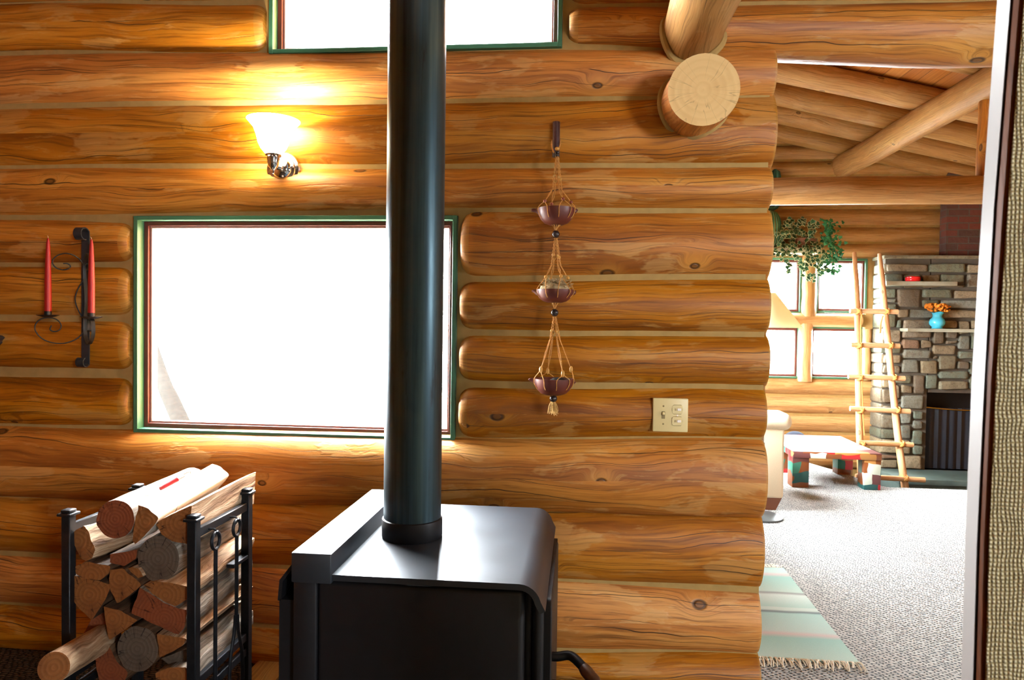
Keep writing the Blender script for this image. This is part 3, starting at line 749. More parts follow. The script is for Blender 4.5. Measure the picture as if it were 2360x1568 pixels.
part(f, 'latch_plate', 'stove_body', st)
def f(b): b.box((-.6, -.80, .02), (-.14, -.31, .142), .006); b.box((-.66, -.87, 0), (-.08, -.24, .022), .005)
part(f, 'pedestal', 'stove_body', st)
PXc, PYc = -.439, -.558
sp = thing('stove_pipe', 'tall round blued steel stovepipe rising from the stove past both windows', 'stovepipe', (PXc, PYc, SZ))
def f(b):
    b.lathe([(.0762, .02), (.0762, 2.64)], (PXc, PYc, SZ), (0, 0, 1), 48)
part(f, 'pipe', 'pipe', sp)
def f(b):
    b.lathe([(.0765, .052), (.0795, .050), (.0805, .046), (.0805, .004), (.0785, .0), (.0762, 0)], (PXc, PYc, SZ), (0, 0, 1), 48)
part(f, 'collar', 'stove_body', sp)
def f(b): b.lathe([(.0775, 1.44), (.0775, 1.455)], (PXc, PYc, SZ), (0, 0, 1), 48, capb=False, capt=False)

# ------------------------------------------------------------------ firewood rack
RX0, RX1, RY0, RY1, RZ = -1.345, -.995, -.66, -.37, .722
rk = thing('firewood_rack', 'black iron firewood rack heaped with split logs beside the stove', 'firewood rack', (-1.17, -.515, 0))
def post(x, y):
    def f(b): b.box((x - .0125, y - .0125, 0), (x + .0125, y + .0125, RZ), .002, 1)
    p = part(f, 'post', 'iron', rk)
    def f(b):
        b.box((x - .02, y - .02, RZ), (x + .02, y + .02, RZ + .008), .003, 2); b.box((x - .014, y - .014, RZ + .008), (x + .014, y + .014, RZ + .017), .004, 2)
    part(f, 'post_cap', 'iron', p)
for x in (RX0, RX1):
    for y in (RY0, RY1): post(x, y)
def rail(a, c, h=.012, w=.008):
    def f(b):
        a_, c_ = Vector(a), Vector(c)
        b.box((min(a_.x, c_.x) - w * (abs(a_.x - c_.x) < .01), min(a_.y, c_.y) - w * (abs(a_.y - c_.y) < .01), a_.z - h), (max(a_.x, c_.x) + w * (abs(a_.x - c_.x) < .01), max(a_.y, c_.y) + w * (abs(a_.y - c_.y) < .01), a_.z + h), .002, 1)
    return part(f, 'rail', 'iron', rk)
for x in (RX0, RX1):
    for z in (.686, .29, .245, .09): rail((x, RY0 + .0125, z), (x, RY1 - .0125, z))
for y in (RY0 + .02, RY1 - .02):
    for z in (.08,): rail((RX0 + .012, y, z), (RX1 - .012, y, z))
for y in (-.59, -.515, -.44): rail((RX0 + .012, y, .1), (RX1 - .012, y, .1))
rail((RX1, RY1 - .10, .535), (RX1, RY1 - .0125, .535), .006, .012)
TX = RX1 + .028
tools = []
for k, (u, v) in enumerate(((1505 / 3.027, 595 / 3.027 + 1050), (1652 / 3.027, 505 / 3.027 + 1050))):
    c = PX(u, v, TX)
    def f(b): b.tube([(RX1, c.y, .682), (TX - .004, c.y, .684), (TX + .004, c.y, .672), (TX + .004, c.y, c.z + .026), (TX - .004, c.y, c.z + .012)], .003, 6, sub=4)
    part(f, 'hook', 'iron', rk)
    t = thing('poker' if k == 0 else 'log_tongs', ('straight fire poker with ring handle hanging nearer the front of the firewood rack', 'fire tongs with ring handle and split legs hanging at the back of the rack')[k], 'fireplace tool', (TX, c.y, c.z - .55))
    def f(b): b.tube([(TX, c.y + .0205 * math.cos(a), c.z + .0225 * math.sin(a)) for a in [2 * PI * i / 28 for i in range(28)]], .0048, 8, closed=True)
    part(f, 'ring_handle', 'iron', t)
    def f(b):
        if k == 0:
            b.tube([(TX, c.y, c.z - .0225), (TX, c.y, c.z - .04), (TX, c.y, c.z - .5)], lambda q: .0055, 8); b.tube([(TX, c.y, c.z - .5), (TX, c.y - .01, c.z - .53), (TX, c.y - .03, c.z - .53)], .005, 8, sub=4)
        else: b.tube([(TX, c.y, c.z - .0225), (TX, c.y, c.z - .27)], .0055, 8)
    part(f, 'shaft', 'iron', t)
    if k == 1:
        for s in (-1, 1):
            def f(b): b.tube([(TX + .002 * s, c.y + .002 * s, c.z - .25), (TX + .003 * s, c.y + .006 * s, c.z - .3), (TX + .004 * s, c.y + .026 * s, c.z - .37), (TX + .004 * s, c.y + .03 * s, c.z - .46), (TX + .004 * s, c.y + .012 * s, c.z - .53)], .005, 8, sub=4)
            part(f, 'tong_leg', 'iron', t)

# ------------------------------------------------------------------ firewood
def crop6(p): return p[0] / 3.027, 1050 + p[1] / 3.027
def ell(cx, cy, rx, ry, n=22): return [(cx + rx * math.cos(2 * PI * i / n), cy + ry * math.sin(2 * PI * i / n)) for i in range(n)]
fseed = [0]
def firewood(poly, Yf, Ln, side, end, label, dx=0., dz=0., rough=.02, topside=None):
    """cut face outline (pixels of the close look) on the plane Y=Yf, then Ln metres of log behind it"""
    fseed[0] += 1; s = fseed[0]; rnd = random.Random(s * 7)
    P = [PY(*crop6(p), Yf) for p in poly]; P = [Vector((p.x, p.z)) for p in P]
    # resample
    per = sum((P[(i + 1) % len(P)] - P[i]).length for i in range(len(P))); N = 40; Q = []
    i = 0; acc = 0.; step = per / N
    for q in range(N):
        t = q * step
        while True:
            l = (P[(i + 1) % len(P)] - P[i]).length
            if acc + l >= t or i == len(P) - 1: break
            acc += l; i += 1
        Q.append(P[i].lerp(P[(i + 1) % len(P)], max(0, min(1, (t - acc) / max(l, 1e-6)))))
    cen = sum(Q, Vector((0, 0))) / N; b = MB(); R = 12; o = 0
    for r in range(R + 1):
        t = r / R
        for q, p in enumerate(Q):
            d = p - cen
            k = 1 + rough * (1 + 2 * (0 < r < R)) * mnoise.noise(Vector((q * .55, t * 1.6, s * 3.1))) + .03 * mnoise.noise(Vector((t * 3, s, 0)))
            x = cen.x + d.x * k + dx * t; z = cen.y + d.y * k + dz * t
            y = Yf + Ln * t + (.004 * mnoise.noise(Vector((d.x * 40, d.y * 40, s))) if r in (0, R) else 0)
            b.v.append(Vector((x, y, z)))
    uo = rnd.random() * 9
    for r in range(R):
        for q in range(N):
            q2 = (q + 1) % N
            nz = (Q[q2] - Q[q]); up = nz.x * 1  # outline runs clockwise or not: use centroid to find the top
            mid = (Q[q] + Q[q2]) / 2 - cen
            mi = 2 if (topside and mid.y > abs(mid.x) * .35 + .012) else 0
            b.face((r * N + q, r * N + q2, (r + 1) * N + q2, (r + 1) * N + q),
                   [(uo + Ln * r / R, q * step), (uo + Ln * r / R, (q + 1) * step), (uo + Ln * (r + 1) / R, (q + 1) * step), (uo + Ln * (r + 1) / R, q * step)], mi)
    pith = cen + Vector((rnd.uniform(-.02, .02), rnd.uniform(-.02, .02))) if len(poly) < 20 else cen
    for r, fl in ((0, 1), (R, 0)):
        c_i = len(b.v); b.v.append(Vector((cen.x + dx * (r > 0), Yf + (Ln if r else 0), cen.y + dz * (r > 0))))
        for q in range(N):
            q2 = (q + 1) % N
            idx = [c_i, r * N + q, r * N + q2]; uv = [tuple(cen - pith), tuple(Q[q] - pith), tuple(Q[q2] - pith)]
            if fl: idx.reverse(); uv.reverse()
            b.face(idx, uv, 1)
    o = b.build('firewood_log', [side, end] + ([topside] if topside else []), smooth=45)
    return tag(o, label, 'firewood', 'firewood stacked in the rack')
FY = -.655
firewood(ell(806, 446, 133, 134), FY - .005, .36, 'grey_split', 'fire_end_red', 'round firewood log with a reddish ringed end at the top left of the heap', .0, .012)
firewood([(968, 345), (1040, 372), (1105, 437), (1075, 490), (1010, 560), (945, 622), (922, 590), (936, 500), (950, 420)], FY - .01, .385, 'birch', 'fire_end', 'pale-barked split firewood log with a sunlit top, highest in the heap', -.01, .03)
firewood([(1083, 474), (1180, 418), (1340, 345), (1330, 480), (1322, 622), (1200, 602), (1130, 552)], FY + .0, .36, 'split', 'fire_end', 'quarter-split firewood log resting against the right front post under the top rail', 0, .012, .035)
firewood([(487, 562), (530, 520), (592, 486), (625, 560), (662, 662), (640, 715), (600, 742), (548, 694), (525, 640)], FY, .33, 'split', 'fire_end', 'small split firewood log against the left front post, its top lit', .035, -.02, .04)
firewood(ell(1105, 722, 146, 160), FY + .02, .36, 'grey_split', 'fire_end_grey', 'grey weathered round firewood log in the middle of the heap', 0, .0)
firewood([(766, 690), (900, 668), (962, 655), (950, 720), (862, 776), (772, 748)], FY + .015, .34, 'bark', 'fire_end_red', 'thin dark split firewood log wedged below the reddish round one')
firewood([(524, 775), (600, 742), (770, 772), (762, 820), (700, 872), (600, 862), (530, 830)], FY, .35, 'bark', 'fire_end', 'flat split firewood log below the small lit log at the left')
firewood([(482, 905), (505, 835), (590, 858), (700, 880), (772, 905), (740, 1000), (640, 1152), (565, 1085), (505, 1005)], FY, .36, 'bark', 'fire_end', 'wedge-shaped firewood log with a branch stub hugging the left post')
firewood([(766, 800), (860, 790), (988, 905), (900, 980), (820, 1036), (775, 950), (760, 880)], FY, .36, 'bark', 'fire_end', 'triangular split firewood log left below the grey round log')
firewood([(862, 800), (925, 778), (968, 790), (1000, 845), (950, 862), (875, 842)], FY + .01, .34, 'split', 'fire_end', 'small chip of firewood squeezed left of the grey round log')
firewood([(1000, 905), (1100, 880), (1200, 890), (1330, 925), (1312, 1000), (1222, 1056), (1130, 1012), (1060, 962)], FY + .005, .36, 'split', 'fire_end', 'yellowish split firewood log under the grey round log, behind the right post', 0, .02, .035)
firewood([(975, 922), (1060, 972), (1150, 1032), (1230, 1064), (1304, 1082), (1290, 1200), (1240, 1256), (1100, 1192), (915, 1100)], FY, .37, 'grey_split', 'fire_end_red', 'large reddish split firewood block low in the heap beside the right post', .0, .01, .03)
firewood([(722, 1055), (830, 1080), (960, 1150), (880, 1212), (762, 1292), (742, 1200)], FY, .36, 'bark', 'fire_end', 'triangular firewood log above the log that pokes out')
firewood(ell(960, 1352, 142, 162), FY + .005, .37, 'bark', 'fire_end_grey', 'large dark round firewood log low in the middle of the heap')
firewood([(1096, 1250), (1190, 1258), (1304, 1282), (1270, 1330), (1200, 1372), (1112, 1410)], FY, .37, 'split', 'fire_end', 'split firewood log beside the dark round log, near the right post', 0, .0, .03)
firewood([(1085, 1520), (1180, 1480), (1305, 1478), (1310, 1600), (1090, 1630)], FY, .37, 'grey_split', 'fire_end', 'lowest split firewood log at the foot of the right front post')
firewood([(1120, 1420), (1304, 1350), (1306, 1465), (1190, 1470)], FY + .03, .36, 'grey_split', 'fire_end_grey', 'grey split firewood log just above the lowest one at right')
firewood([(760, 1330), (820, 1440), (900, 1520), (850, 1600), (700, 1600), (660, 1420)], FY + .02, .36, 'bark', 'fire_end_red', 'dark split firewood log under the log that pokes out')
firewood([(640, 1140), (720, 1060), (742, 1200), (700, 1290), (560, 1290)], FY + .06, .33, 'bark', 'fire_end_red', 'dark firewood piece in the gap left of the triangular log')
# the log that sticks out of the heap towards the left
e0 = PY(*crop6((375, 1482)), FY - .20); e1 = PY(*crop6((745, 1262)), FY + .08)
b = MB(); fseed[0] += 1
pts = [e0.lerp(e1, i / 12) for i in range(13)]
b.tube(pts, lambda t: .036 * (1 + .05 * mnoise.noise(Vector((t * 3, 2, 2)))) + .002 * t, 26, 0, True, 1)
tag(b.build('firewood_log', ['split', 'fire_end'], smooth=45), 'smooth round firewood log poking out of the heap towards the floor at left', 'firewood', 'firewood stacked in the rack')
# long lighter lying on the logs
l0, l1 = PY(1118 / 3.027, 1050 + 262 / 3.027, FY + .12), PY(1236 / 3.027, 1050 + 206 / 3.027, FY + .17)
l0.z += .012; l1.z += .016; lt = thing('fire_lighter', 'red-handled fire lighter with a wire loop lying on the top logs', 'lighter', l0)
def f(b): b.tube([l0, l0.lerp(l1, .3), l0.lerp(l1, .8), l1], lambda t: .005 + .002 * t, 10)
part(f, 'handle', 'red_plastic', lt)
def f(b):
    d = (l1 - l0).normalized(); s = Vector((0, 0, 1)).cross(d).normalized() * .006; q = l1
    b.tube([q + s, q + d * .02 + s * 1.2, q + d * .042 + s, q + d * .046, q + d * .042 - s, q + d * .02 - s * 1.2, q - s], .0013, 6, sub=4)
part(f, 'wire_loop', 'chrome', lt)
b = MB(); p = PZ(605, 1556, .01); b.box((p.x - .05, p.y - .06, .0), (p.x + .07, p.y + .10, .022), .002)
tag(b.build('floor_board', 'board'), 'short pale board lying on the floor between rack and stove', 'board')

# ------------------------------------------------------------------ candle sconce
def s8(x, y): return x / 2.903, 480 + y / 2.903
SXc = PY(*s8(570, 560), -.012); sx = SXc.x
ztop = PY(*s8(570, 175), -.015).z; zbot = PY(*s8(560, 1030), -.015).z
cs = thing('candle_sconce', 'black wrought-iron wall sconce with scrolls holding two red candles', 'sconce', (sx, -.012, zbot))
def ribbon(b, pts, w, t, wdir):
    wv = Vector(wdir) * w / 2; P = catmull([Vector(p) for p in pts], 6); N = len(P); V = []
    for i in range(N):
        tg = (P[min(i + 1, N - 1)] - P[max(i - 1, 0)]).normalized(); nn = tg.cross(Vector(wdir)).normalized() * t / 2
        V += [P[i] - wv - nn, P[i] + wv - nn, P[i] + wv + nn, P[i] - wv + nn]
    Fs = []
    for i in range(N - 1):
        for j in range(4): Fs.append((i * 4 + j, i * 4 + (j + 1) % 4, i * 4 + 4 + (j + 1) % 4, i * 4 + 4 + j))
    Fs += [(3, 2, 1, 0), tuple((N - 1) * 4 + j for j in range(4))]; b.add(V, Fs)
def f(b):
    r = .021; y = -.010; c = (y - r, ztop)
    top = [(sx, c[0] + r * math.cos(a), c[1] + r * math.sin(a)) for a in [PI * i / 5 for i in range(0, 9)]]
    r2 = .016; c2 = (y - r2, zbot); bt = [(sx, c2[0] + r2 * math.cos(a), c2[1] - r2 * math.sin(a)) for a in [PI * i / 5 for i in range(7, -1, -1)]]
    ribbon(b, bt + [(sx, y, zbot + .1), (sx, y, (ztop + zbot) / 2), (sx, y, ztop - .1)] + top, .030, .004, (1, 0, 0))
part(f, 'back_bar', 'sconce_iron', cs, 30)
def arm_pt(cx, cy, sgn, zoff=0.):
    s = (556 - cx) / 216 * .112
    d = Vector((-.72 * 1, -.69, 0)) if sgn < 0 else Vector((.73, -.68, 0))
    z = PY(*s8(570, cy), -.05).z + zoff
    return Vector((sx, -.014, z)) + d * s
upper = [(553, 470), (556, 430), (545, 370), (505, 322), (448, 304), (395, 322), (367, 360), (382, 400), (425, 415), (462, 404), (470, 385), (452, 372), (428, 373)]
lower = [(553, 470), (515, 540), (498, 610), (515, 680), (545, 740), (556, 800), (530, 855), (480, 892), (410, 908), (330, 890), (280, 845), (266, 795), (292, 752), (340, 736), (390, 748), (416, 785), (405, 818), (375, 828), (352, 815), (360, 788)]
for sgn in (-1, 1):
    def f(b):
        if sgn < 0:
            b.tube([arm_pt(x, y, sgn) for x, y in upper], .0022, 7, sub=4); b.tube([arm_pt(x, y, sgn) for x, y in lower], .0022, 7, sub=4)
        else:
            d = (.68, .73, 0)
            ribbon(b, [arm_pt(x, y, sgn) for x, y in upper[::2]], .012, .0025, d); ribbon(b, [arm_pt(x, y, sgn) for x, y in lower[::2]], .012, .0025, d)
    part(f, 'scroll_arm', 'wire', cs)
    tip = arm_pt(340, 735, sgn)
    if sgn > 0: tip.z -= .004
    def f(b):
        b.lathe([(.0, 0), (.012, .0), (.034, .007), (.0355, .0085), (.034, .0095), (.012, .004), (.0, .004)], tip, (0, 0, 1), 28)
        b.lathe([(.0115, .004), (.0115, .021), (.0125, .022), (.0105, .022), (.0105, .006)], tip, (0, 0, 1), 20)
    part(f, 'drip_pan', 'wire', cs)
    cb = tip + Vector((0, 0, .008)); ln = .272
    cd_ = thing('taper_candle', ('unlit red taper candle standing on the left arm of the wall sconce', 'unlit red taper candle on the right arm, in front of the iron back bar')[sgn > 0], 'candle', cb, 'candles in the wall sconce')
    lean = Vector((-.002, 0, 0))
    def f(b): b.lathe([(.0100, 0), (.0113, .012), (.0108, .12), (.0085, .2), (.0058, .252), (.0035, .268), (.001, ln)], cb, Vector((.004, 0, 1)), 20)
    part(f, 'wax', 'candle', cd_)
    def f(b): b.tube([cb + Vector((.001, 0, ln - .003)), cb + Vector((.0015, 0, ln + .004)), cb + Vector((-.001 - .003 * (sgn > 0), 0, ln + .008))], .0009, 6)
    part(f, 'wick', 'wick', cd_)

# ------------------------------------------------------------------ wall lamp
lc = PY(653, 391, .02)
wl = thing('wall_lamp', 'lit wall lamp with chrome base and glowing upturned glass shade', 'wall lamp', (lc.x, .02, lc.z))
def f(b):
    b.lathe([(.0, -.002), (.060, 0), (.061, .004), (.058, .009), (.048, .011), (.046, .016), (.036, .019), (.034, .024), (.02, .034), (.0, .036)], (lc.x, .024, lc.z), (0, -1, 0), 48)
part(f, 'backplate', 'chrome', wl)
def f(b): b.sphere((lc.x + .040, .006, lc.z + .008), .0065, 12)
part(f, 'screw_cap', 'chrome', wl)
sc = PY(630, 366, -.075); ax = Vector((0, 0, 1))
def f(b):
    b.tube([(lc.x, -.008, lc.z), (lc.x, -.04, lc.z - .004), (sc.x, -.065, sc.z - .02), (sc.x, -.075, sc.z - .012)], lambda t: .008, 12, sub=4)
part(f, 'arm', 'chrome', wl)
def f(b): b.lathe([(0, -.052), (.004, -.050), (.004, -.040), (.008, -.036), (.017, -.026), (.020, -.012), (.021, .004), (.027, .007), (.027, .014), (.021, .016)], sc, ax, 32)
part(f, 'socket_cup', 'chrome', wl)
def f(b):
    pr = [(.021, .010), (.028, .018), (.042, .035), (.051, .055), (.057, .08), (.066, .105), (.088, .13)]
    b.lathe(pr + [(r - .003, h) for r, h in reversed(pr)], sc, ax, 40, capb=False, capt=False)
part(f, 'glass_shade', 'lampglass', wl)
def f(b): b.lathe([(.008, .01), (.010, .02), (.022, .045), (.026, .065), (.020, .085), (.0, .092)], sc, ax, 20)
part(f, 'bulb', 'bulb', wl)

# ------------------------------------------------------------------ macrame hanger with bowls
hy = -.088
pk = PY(1282, 311, -.01)
pt, pb = PY(1283, 281, -.016).z, PY(1283, 362, -.016).z
b = MB(); b.lathe([(.0, 0), (.0125, .0), (.0125, pt - pb), (0, pt - pb)], (pk.x, -.014, pb), (0, 0, 1), 20)
tag(b.build('wall_peg', 'peg'), 'short dark wooden rod on the log wall from which the bowl hanger hangs', 'peg')
mh = thing('macrame_hanger', 'knotted tan cord hanger with beads holding three clay bowls one above another', 'plant hanger', (pk.x, hy, .86))
def hz_(v, u=1280): return PY(u, v, hy).z
def hx_(u, v): return PY(u, v, hy).x
hx = hx_(1281, 540)
def cord(pts, r=.0014, name='cord'):
    def f(b): b.tube([Vector(p) for p in pts], r, 6, sub=3)
    return part(f, name, 'cord', mh)
tiers = [dict(top=357, sp=437, rim=481, bot=519, bead=540, R=.0605, beads=(468, 'bead_red', 'round'), lug=(1224, 1332)),
         dict(top=549, sp=612, rim=668, bot=698, bead=721, R=.0615, beads=(642, 'bead_wood', 'round'), lug=(1226, 1327)),
         dict(top=730, sp=782, rim=873, bot=911, bead=919, R=.066, beads=(855, 'bead_wood', 'oval'), lug=(1218, 1324))]
angs = [-.75 * PI, -.33 * PI, .02 * PI, .62 * PI]
for ti, T in enumerate(tiers):
    cz = hz_(T['rim']); zt, zs, zb, zbe = hz_(T['top']), hz_(T['sp']), hz_(T['bot']), hz_(T['bead'])
    cx = hx
    for k, a in enumerate(angs):
        d = Vector((math.cos(a), math.sin(a), 0)); top = Vector((cx, hy, zt))
        kn = Vector((cx, hy, zs)) + d * T['R'] * .28
        # braided part: two strands twisting
        for q in (0, PI):
            n = 22; P = []
            for i in range(n):
                t = i / (n - 1); c = top.lerp(kn, t) + d * .0035 * (1 - t)
                P.append(c + Vector((math.cos(q + t * 26), math.sin(q + t * 26), 0)) * .0019)
            cord(P, .0012)
        rim = Vector((cx, hy, cz)) + d * (T['R'] + .003)
        zz = hz_(T['beads'][0]) + random.uniform(-.006, .006)
        t = (zs - zz) / (zs - cz); bp = kn.lerp(rim, max(0, min(1, t)))
        for s in (-.34, .34):
            d2 = Vector((math.cos(a + s), math.sin(a + s), 0)); sd = Vector((-d.y, d.x, 0)) * (.0012 * (1 if s > 0 else -1))
            rim2 = Vector((cx, hy, cz + .0)) + d2 * (T['R'] + .003)
            bz = Vector((cx, hy, zb - .001)) + d2 * .012
            mid = Vector((cx, hy, cz * .55 + zb * .45)) + d2 * (T['R'] * .91 + .003)
            mid2 = Vector((cx, hy, cz * .2 + zb * .8)) + d2 * (T['R'] * .6 + .002)
            cord([kn + sd, kn.lerp(bp, .5) + sd * 2.5, bp + sd, rim2, mid, mid2, bz, (cx, hy, zbe + .01)])
        def f(b): b.sphere(bp, .0058, 12, (1, 1, 1.9 if T['beads'][2] == 'oval' else 1))
        part(f, 'cord_bead', T['beads'][1], mh)
        bp2 = top.lerp(kn, .62 + .04 * k)
        def f(b): b.sphere(bp2, .0052, 10)
        part(f, 'cord_bead', 'bead_wood', mh)
    def f(b): b.sphere((cx, hy, zbe), .0128, 18)
    part(f, 'dark_bead', 'bead_dark', mh)
zl = hz_(343)
for s in (-1, 1):
    cord([(pk.x + s * .004, hy, hz_(352)), (pk.x + s * .012, hy + .03, zl + .012), (pk.x + s * .0145, -.03, zl + .03), (pk.x + s * .0145, -.012, zl + .045)], .0024)
cord([(pk.x - .0145, -.012, zl + .045), (pk.x - .01, -.002, zl + .052), (pk.x + .01, -.002, zl + .052), (pk.x + .0145, -.012, zl + .045)], .0024)
for v, r, m in ((343, .0075, 'bead_wood'), (352, .0085, 'bead_dark'), (358, .0085, 'bead_dark')):
    def f(b): b.sphere((hx, hy, hz_(v)), r, 14, (1, 1, .8))
    part(f, 'cord_bead' if m != 'bead_dark' else 'dark_bead', m, mh)
def f(b):
    z0, z1 = hz_(926), hz_(957)
    for i in range(46):
        a = random.uniform(0, 2 * PI); r = random.uniform(0, .006); r1 = random.uniform(.002, .015); l = random.uniform(.6, 1.05)
        b.tube([(hx + r * math.cos(a), hy + r * math.sin(a), z0 + .004), (hx + (r + r1) * .8 * math.cos(a), hy + (r + r1) * .8 * math.sin(a), z0 + (z1 - z0) * .4 * l), (hx + (r + r1) * math.cos(a + .5), hy + (r + r1) * math.sin(a + .5), z0 + (z1 - z0) * l)], .0009, 4, sub=3)
part(f, 'tassel', 'tassel', mh)
blab = ['top clay bowl in the cord hanger, holding a pale stone', 'middle clay bowl in the cord hanger, filled with a straw nest', 'lowest and largest clay bowl in the cord hanger, above the tassel']
bowls = []
for ti, T in enumerate(tiers):
    zr, zb = hz_(T['rim']), hz_(T['bot']); H = zr - zb; R = T['R']
    bw = thing('clay_bowl', blab[ti], 'bowl', (hx, hy, zb), 'clay bowls in the cord hanger')
    def f(b):
        pr = [(.0, 0), (R * .38, .0), (R * .62, H * .1), (R * .82, H * .32), (R * .94, H * .6), (R * .99, H * .85), (R, H), (R * .97, H * 1.01), (R * .94, H * .95), (R * .88, H * .6), (R * .7, H * .28), (R * .4, H * .12), (0, H * .1)]
        b.lathe(pr, (hx, hy, zb), (0, 0, 1), 40)
    part(f, 'bowl_body', 'terracotta', bw)
    for s in (-1, 1):
        lx = hx_(T['lug'][s > 0], T['rim'])
        def f(b):
            zt = zr - .006
            b.tube([(hx + s * R * .9, hy, zt - .004), (hx + s * R * 1.02, hy, zt - .001), (lx - s * .006, hy, zt + .001), (lx, hy, zt)], lambda t: .0075 * (1 - t) + .0028, 10, sub=3)
        part(f, 'lug_handle', 'terracotta', bw)
zb = hz_(tiers[0]['bot']); b = MB(); b.sphere((hx, hy, hz_(tiers[0]['rim']) - .008), .038, 18, (1, 1, .42)); tag(b.build('stone', 'pebble'), 'smooth pale stone lying in the top hanging bowl', 'stone')
b = MB(); zr = hz_(tiers[1]['rim'])
b.lathe([(0, -.016), (.036, -.013), (.05, .0), (.048, .01), (.03, .018), (0, .02)], (hx, hy, zr), (0, 0, 1), 20)
for i in range(230):
    a = random.uniform(0, 2 * PI); r = random.uniform(.0, .05); top = .030 * math.sqrt(max(0, 1 - (r / .056) ** 2))
    c = Vector((hx + r * math.cos(a), hy + r * math.sin(a), zr + .004 + random.uniform(.1, 1) * top))
    a2 = random.uniform(0, 2 * PI); l = random.uniform(.008, .024); d = Vector((math.cos(a2), math.sin(a2), random.uniform(-.6, .6)))
    bend = Vector((-d.y, d.x, random.uniform(-.3, .6))) * random.uniform(-.006, .006)
    b.tube([c - d * l, c + bend, c + d * l], random.uniform(.0006, .0012), 4, caps=False, sub=3)
tag(b.build('straw_nest', 'straw', smooth=0), 'dry straw nest filling the middle hanging bowl', 'nest')
b = MB(); zr = hz_(tiers[2]['rim']); b.sphere((hx + .014, hy + .006, zr - .012), .03, 8, (1, .8, .55)); tag(b.build('dark_rock', 'dark'), 'dark rock lying in the lowest hanging bowl', 'stone')

# ------------------------------------------------------------------ switch plate
a0, a1 = PY(1505, 918.5, -.006), PY(1585, 996, -.006); sxc, szc = (a0.x + a1.x) / 2, (a0.z + a1.z) / 2; hw, hh_ = .058, .0565
sw = thing('switch_plate', 'ivory double wall plate with a toggle switch and two outlets', 'switch plate', (sxc, -.006, szc - hh_))
def f(b): b.box((sxc - hw, -.009, szc - hh_), (sxc + hw, .012, szc + hh_), .003, 3)
part(f, 'plate', 'ivory', sw)
def f(b): b.box((sxc - .0235 - .006, -.0098, szc - .0125), (sxc - .0235 + .006, -.006, szc + .0125), .001, 1)
part(f, 'switch_slot', 'ivory_dark', sw)
def f(b):
    b.box((sxc - .0235 - .004, -.0165, szc + .000), (sxc - .0235 + .004, -.006, szc + .009), .0015, 2, rot=Matrix.Rotation(-.45, 3, 'X'))
part(f, 'toggle', 'ivory', sw)
for z in (.03, -.03):
    def f(b): b.lathe([(.0, 0), (.0032, 0), (.0028, .0012), (0, .0014)], (sxc - .0235, -.0088, szc + z), (0, -1, 0), 12)
    part(f, 'screw', 'ivory_dark', sw)
def f(b): b.lathe([(.0, 0), (.003, 0), (.0026, .0012), (0, .0014)], (sxc + .0225, -.0088, szc), (0, -1, 0), 12)
part(f, 'screw', 'white', sw)
for z in (.0195, -.0195):
    def f(b):
        w, h = .0172, .0143; pts = []
        for a in [2 * PI * i / 40 for i in range(40)]:
            x = max(-w, min(w, .0195 * math.cos(a))); zz = max(-h, min(h, .0195 * math.sin(a))); pts.append((sxc + .0225 + x, -.0088, szc + z + zz))
        b.prism(pts, (0, -.0022, 0))
    o = part(f, 'outlet', 'ivory', sw, 20)
    def f(b):
        b.box((sxc + .0225 - .0085, -.0114, szc + z - .004), (sxc + .0225 - .0062, -.0105, szc + z + .004)); 
        pts = [(sxc + .0225 + .0185 * math.cos(a) * (.0182 / .0185 if abs(math.cos(a)) < .93 else .0176 / .0185), -.0092, szc + z + max(-.0153, min(.0153, .0205 * math.sin(a)))) for a in [2 * PI * i / 40 for i in range(40)]]
        b.tube(pts, .0006, 4, closed=True)
    part(f, 'outlet_slot', 'ivory_dark', o, 20)
    def f(b): b.box((sxc + .0225 - .001, -.0135, szc + z - .004), (sxc + .0225 + .012, -.0105, szc + z + .0045), .001, 1)
    part(f, 'outlet_cover', 'white', o)
# rough bark at the very left edge of the picture
p = PY(2, 782, -.03); b = MB()
bb = bmesh.new(); bmesh.ops.create_icosphere(bb, subdivisions=4, radius=.035)
for v in bb.verts: v.co *= 1 + .5 * mnoise.noise(v.co * 40); v.co.x *= 3.0; v.co.z *= .8
b.bm(bb, 0, Matrix.Translation(p - Vector((.086, 0, 0))))
tag(b.build('bark_piece', 'bark_lump'), 'rough brown bark piece jutting in low at the left edge of the log wall', 'bark')
# ------------------------------------------------------------------ living room things
# sofa seen from behind
so = thing('armchair', 'cream upholstered armchair seen from behind, past the end of the log wall', 'armchair', (1.0, 2.9, 0))
sx1 = PZ(1806, 1178, 0).x; sY = 2.47; sx0 = .62
def f(b): b.box((sx0 + .005, sY, .085), (sx1 - .005, sY + .16, .56), .018, 3)
part(f, 'back_panel', 'cream', so)
def f(b): b.box((sx0 - .03, sY - .02, .545), (sx1 + .045, sY + .24, .665), .055, 6)
part(f, 'back_roll', 'cream', so)
for xa, xb in ((sx0 + .005, sx0 + .14), (sx1 - .14, sx1 - .005)):
    def f(b): b.box((xa, sY + .15, .085), (xb, sY + .78, .5), .02, 3)
    part(f, 'side_arm', 'cream', so)
def f(b): b.box((sx0 + .13, sY + .15, .085), (sx1 - .13, sY + .78, .26), .02, 3)
part(f, 'seat_base', 'cream', so)
def f(b): b.box((sx0 + .145, sY + .2, .26), (sx1 - .145, sY + .8, .4), .04, 4)
part(f, 'seat_cushion', 'cream', so)
def f(b): b.prism([(sx0 + .02, sY + .02, .087), (sx1 - .01, sY + .02, .087), (sx1 - .05, sY + .02, 0), (sx0 + .06, sY + .02, 0)], (0, .72, 0))
part(f, 'plinth', 'plinth', so, 20)
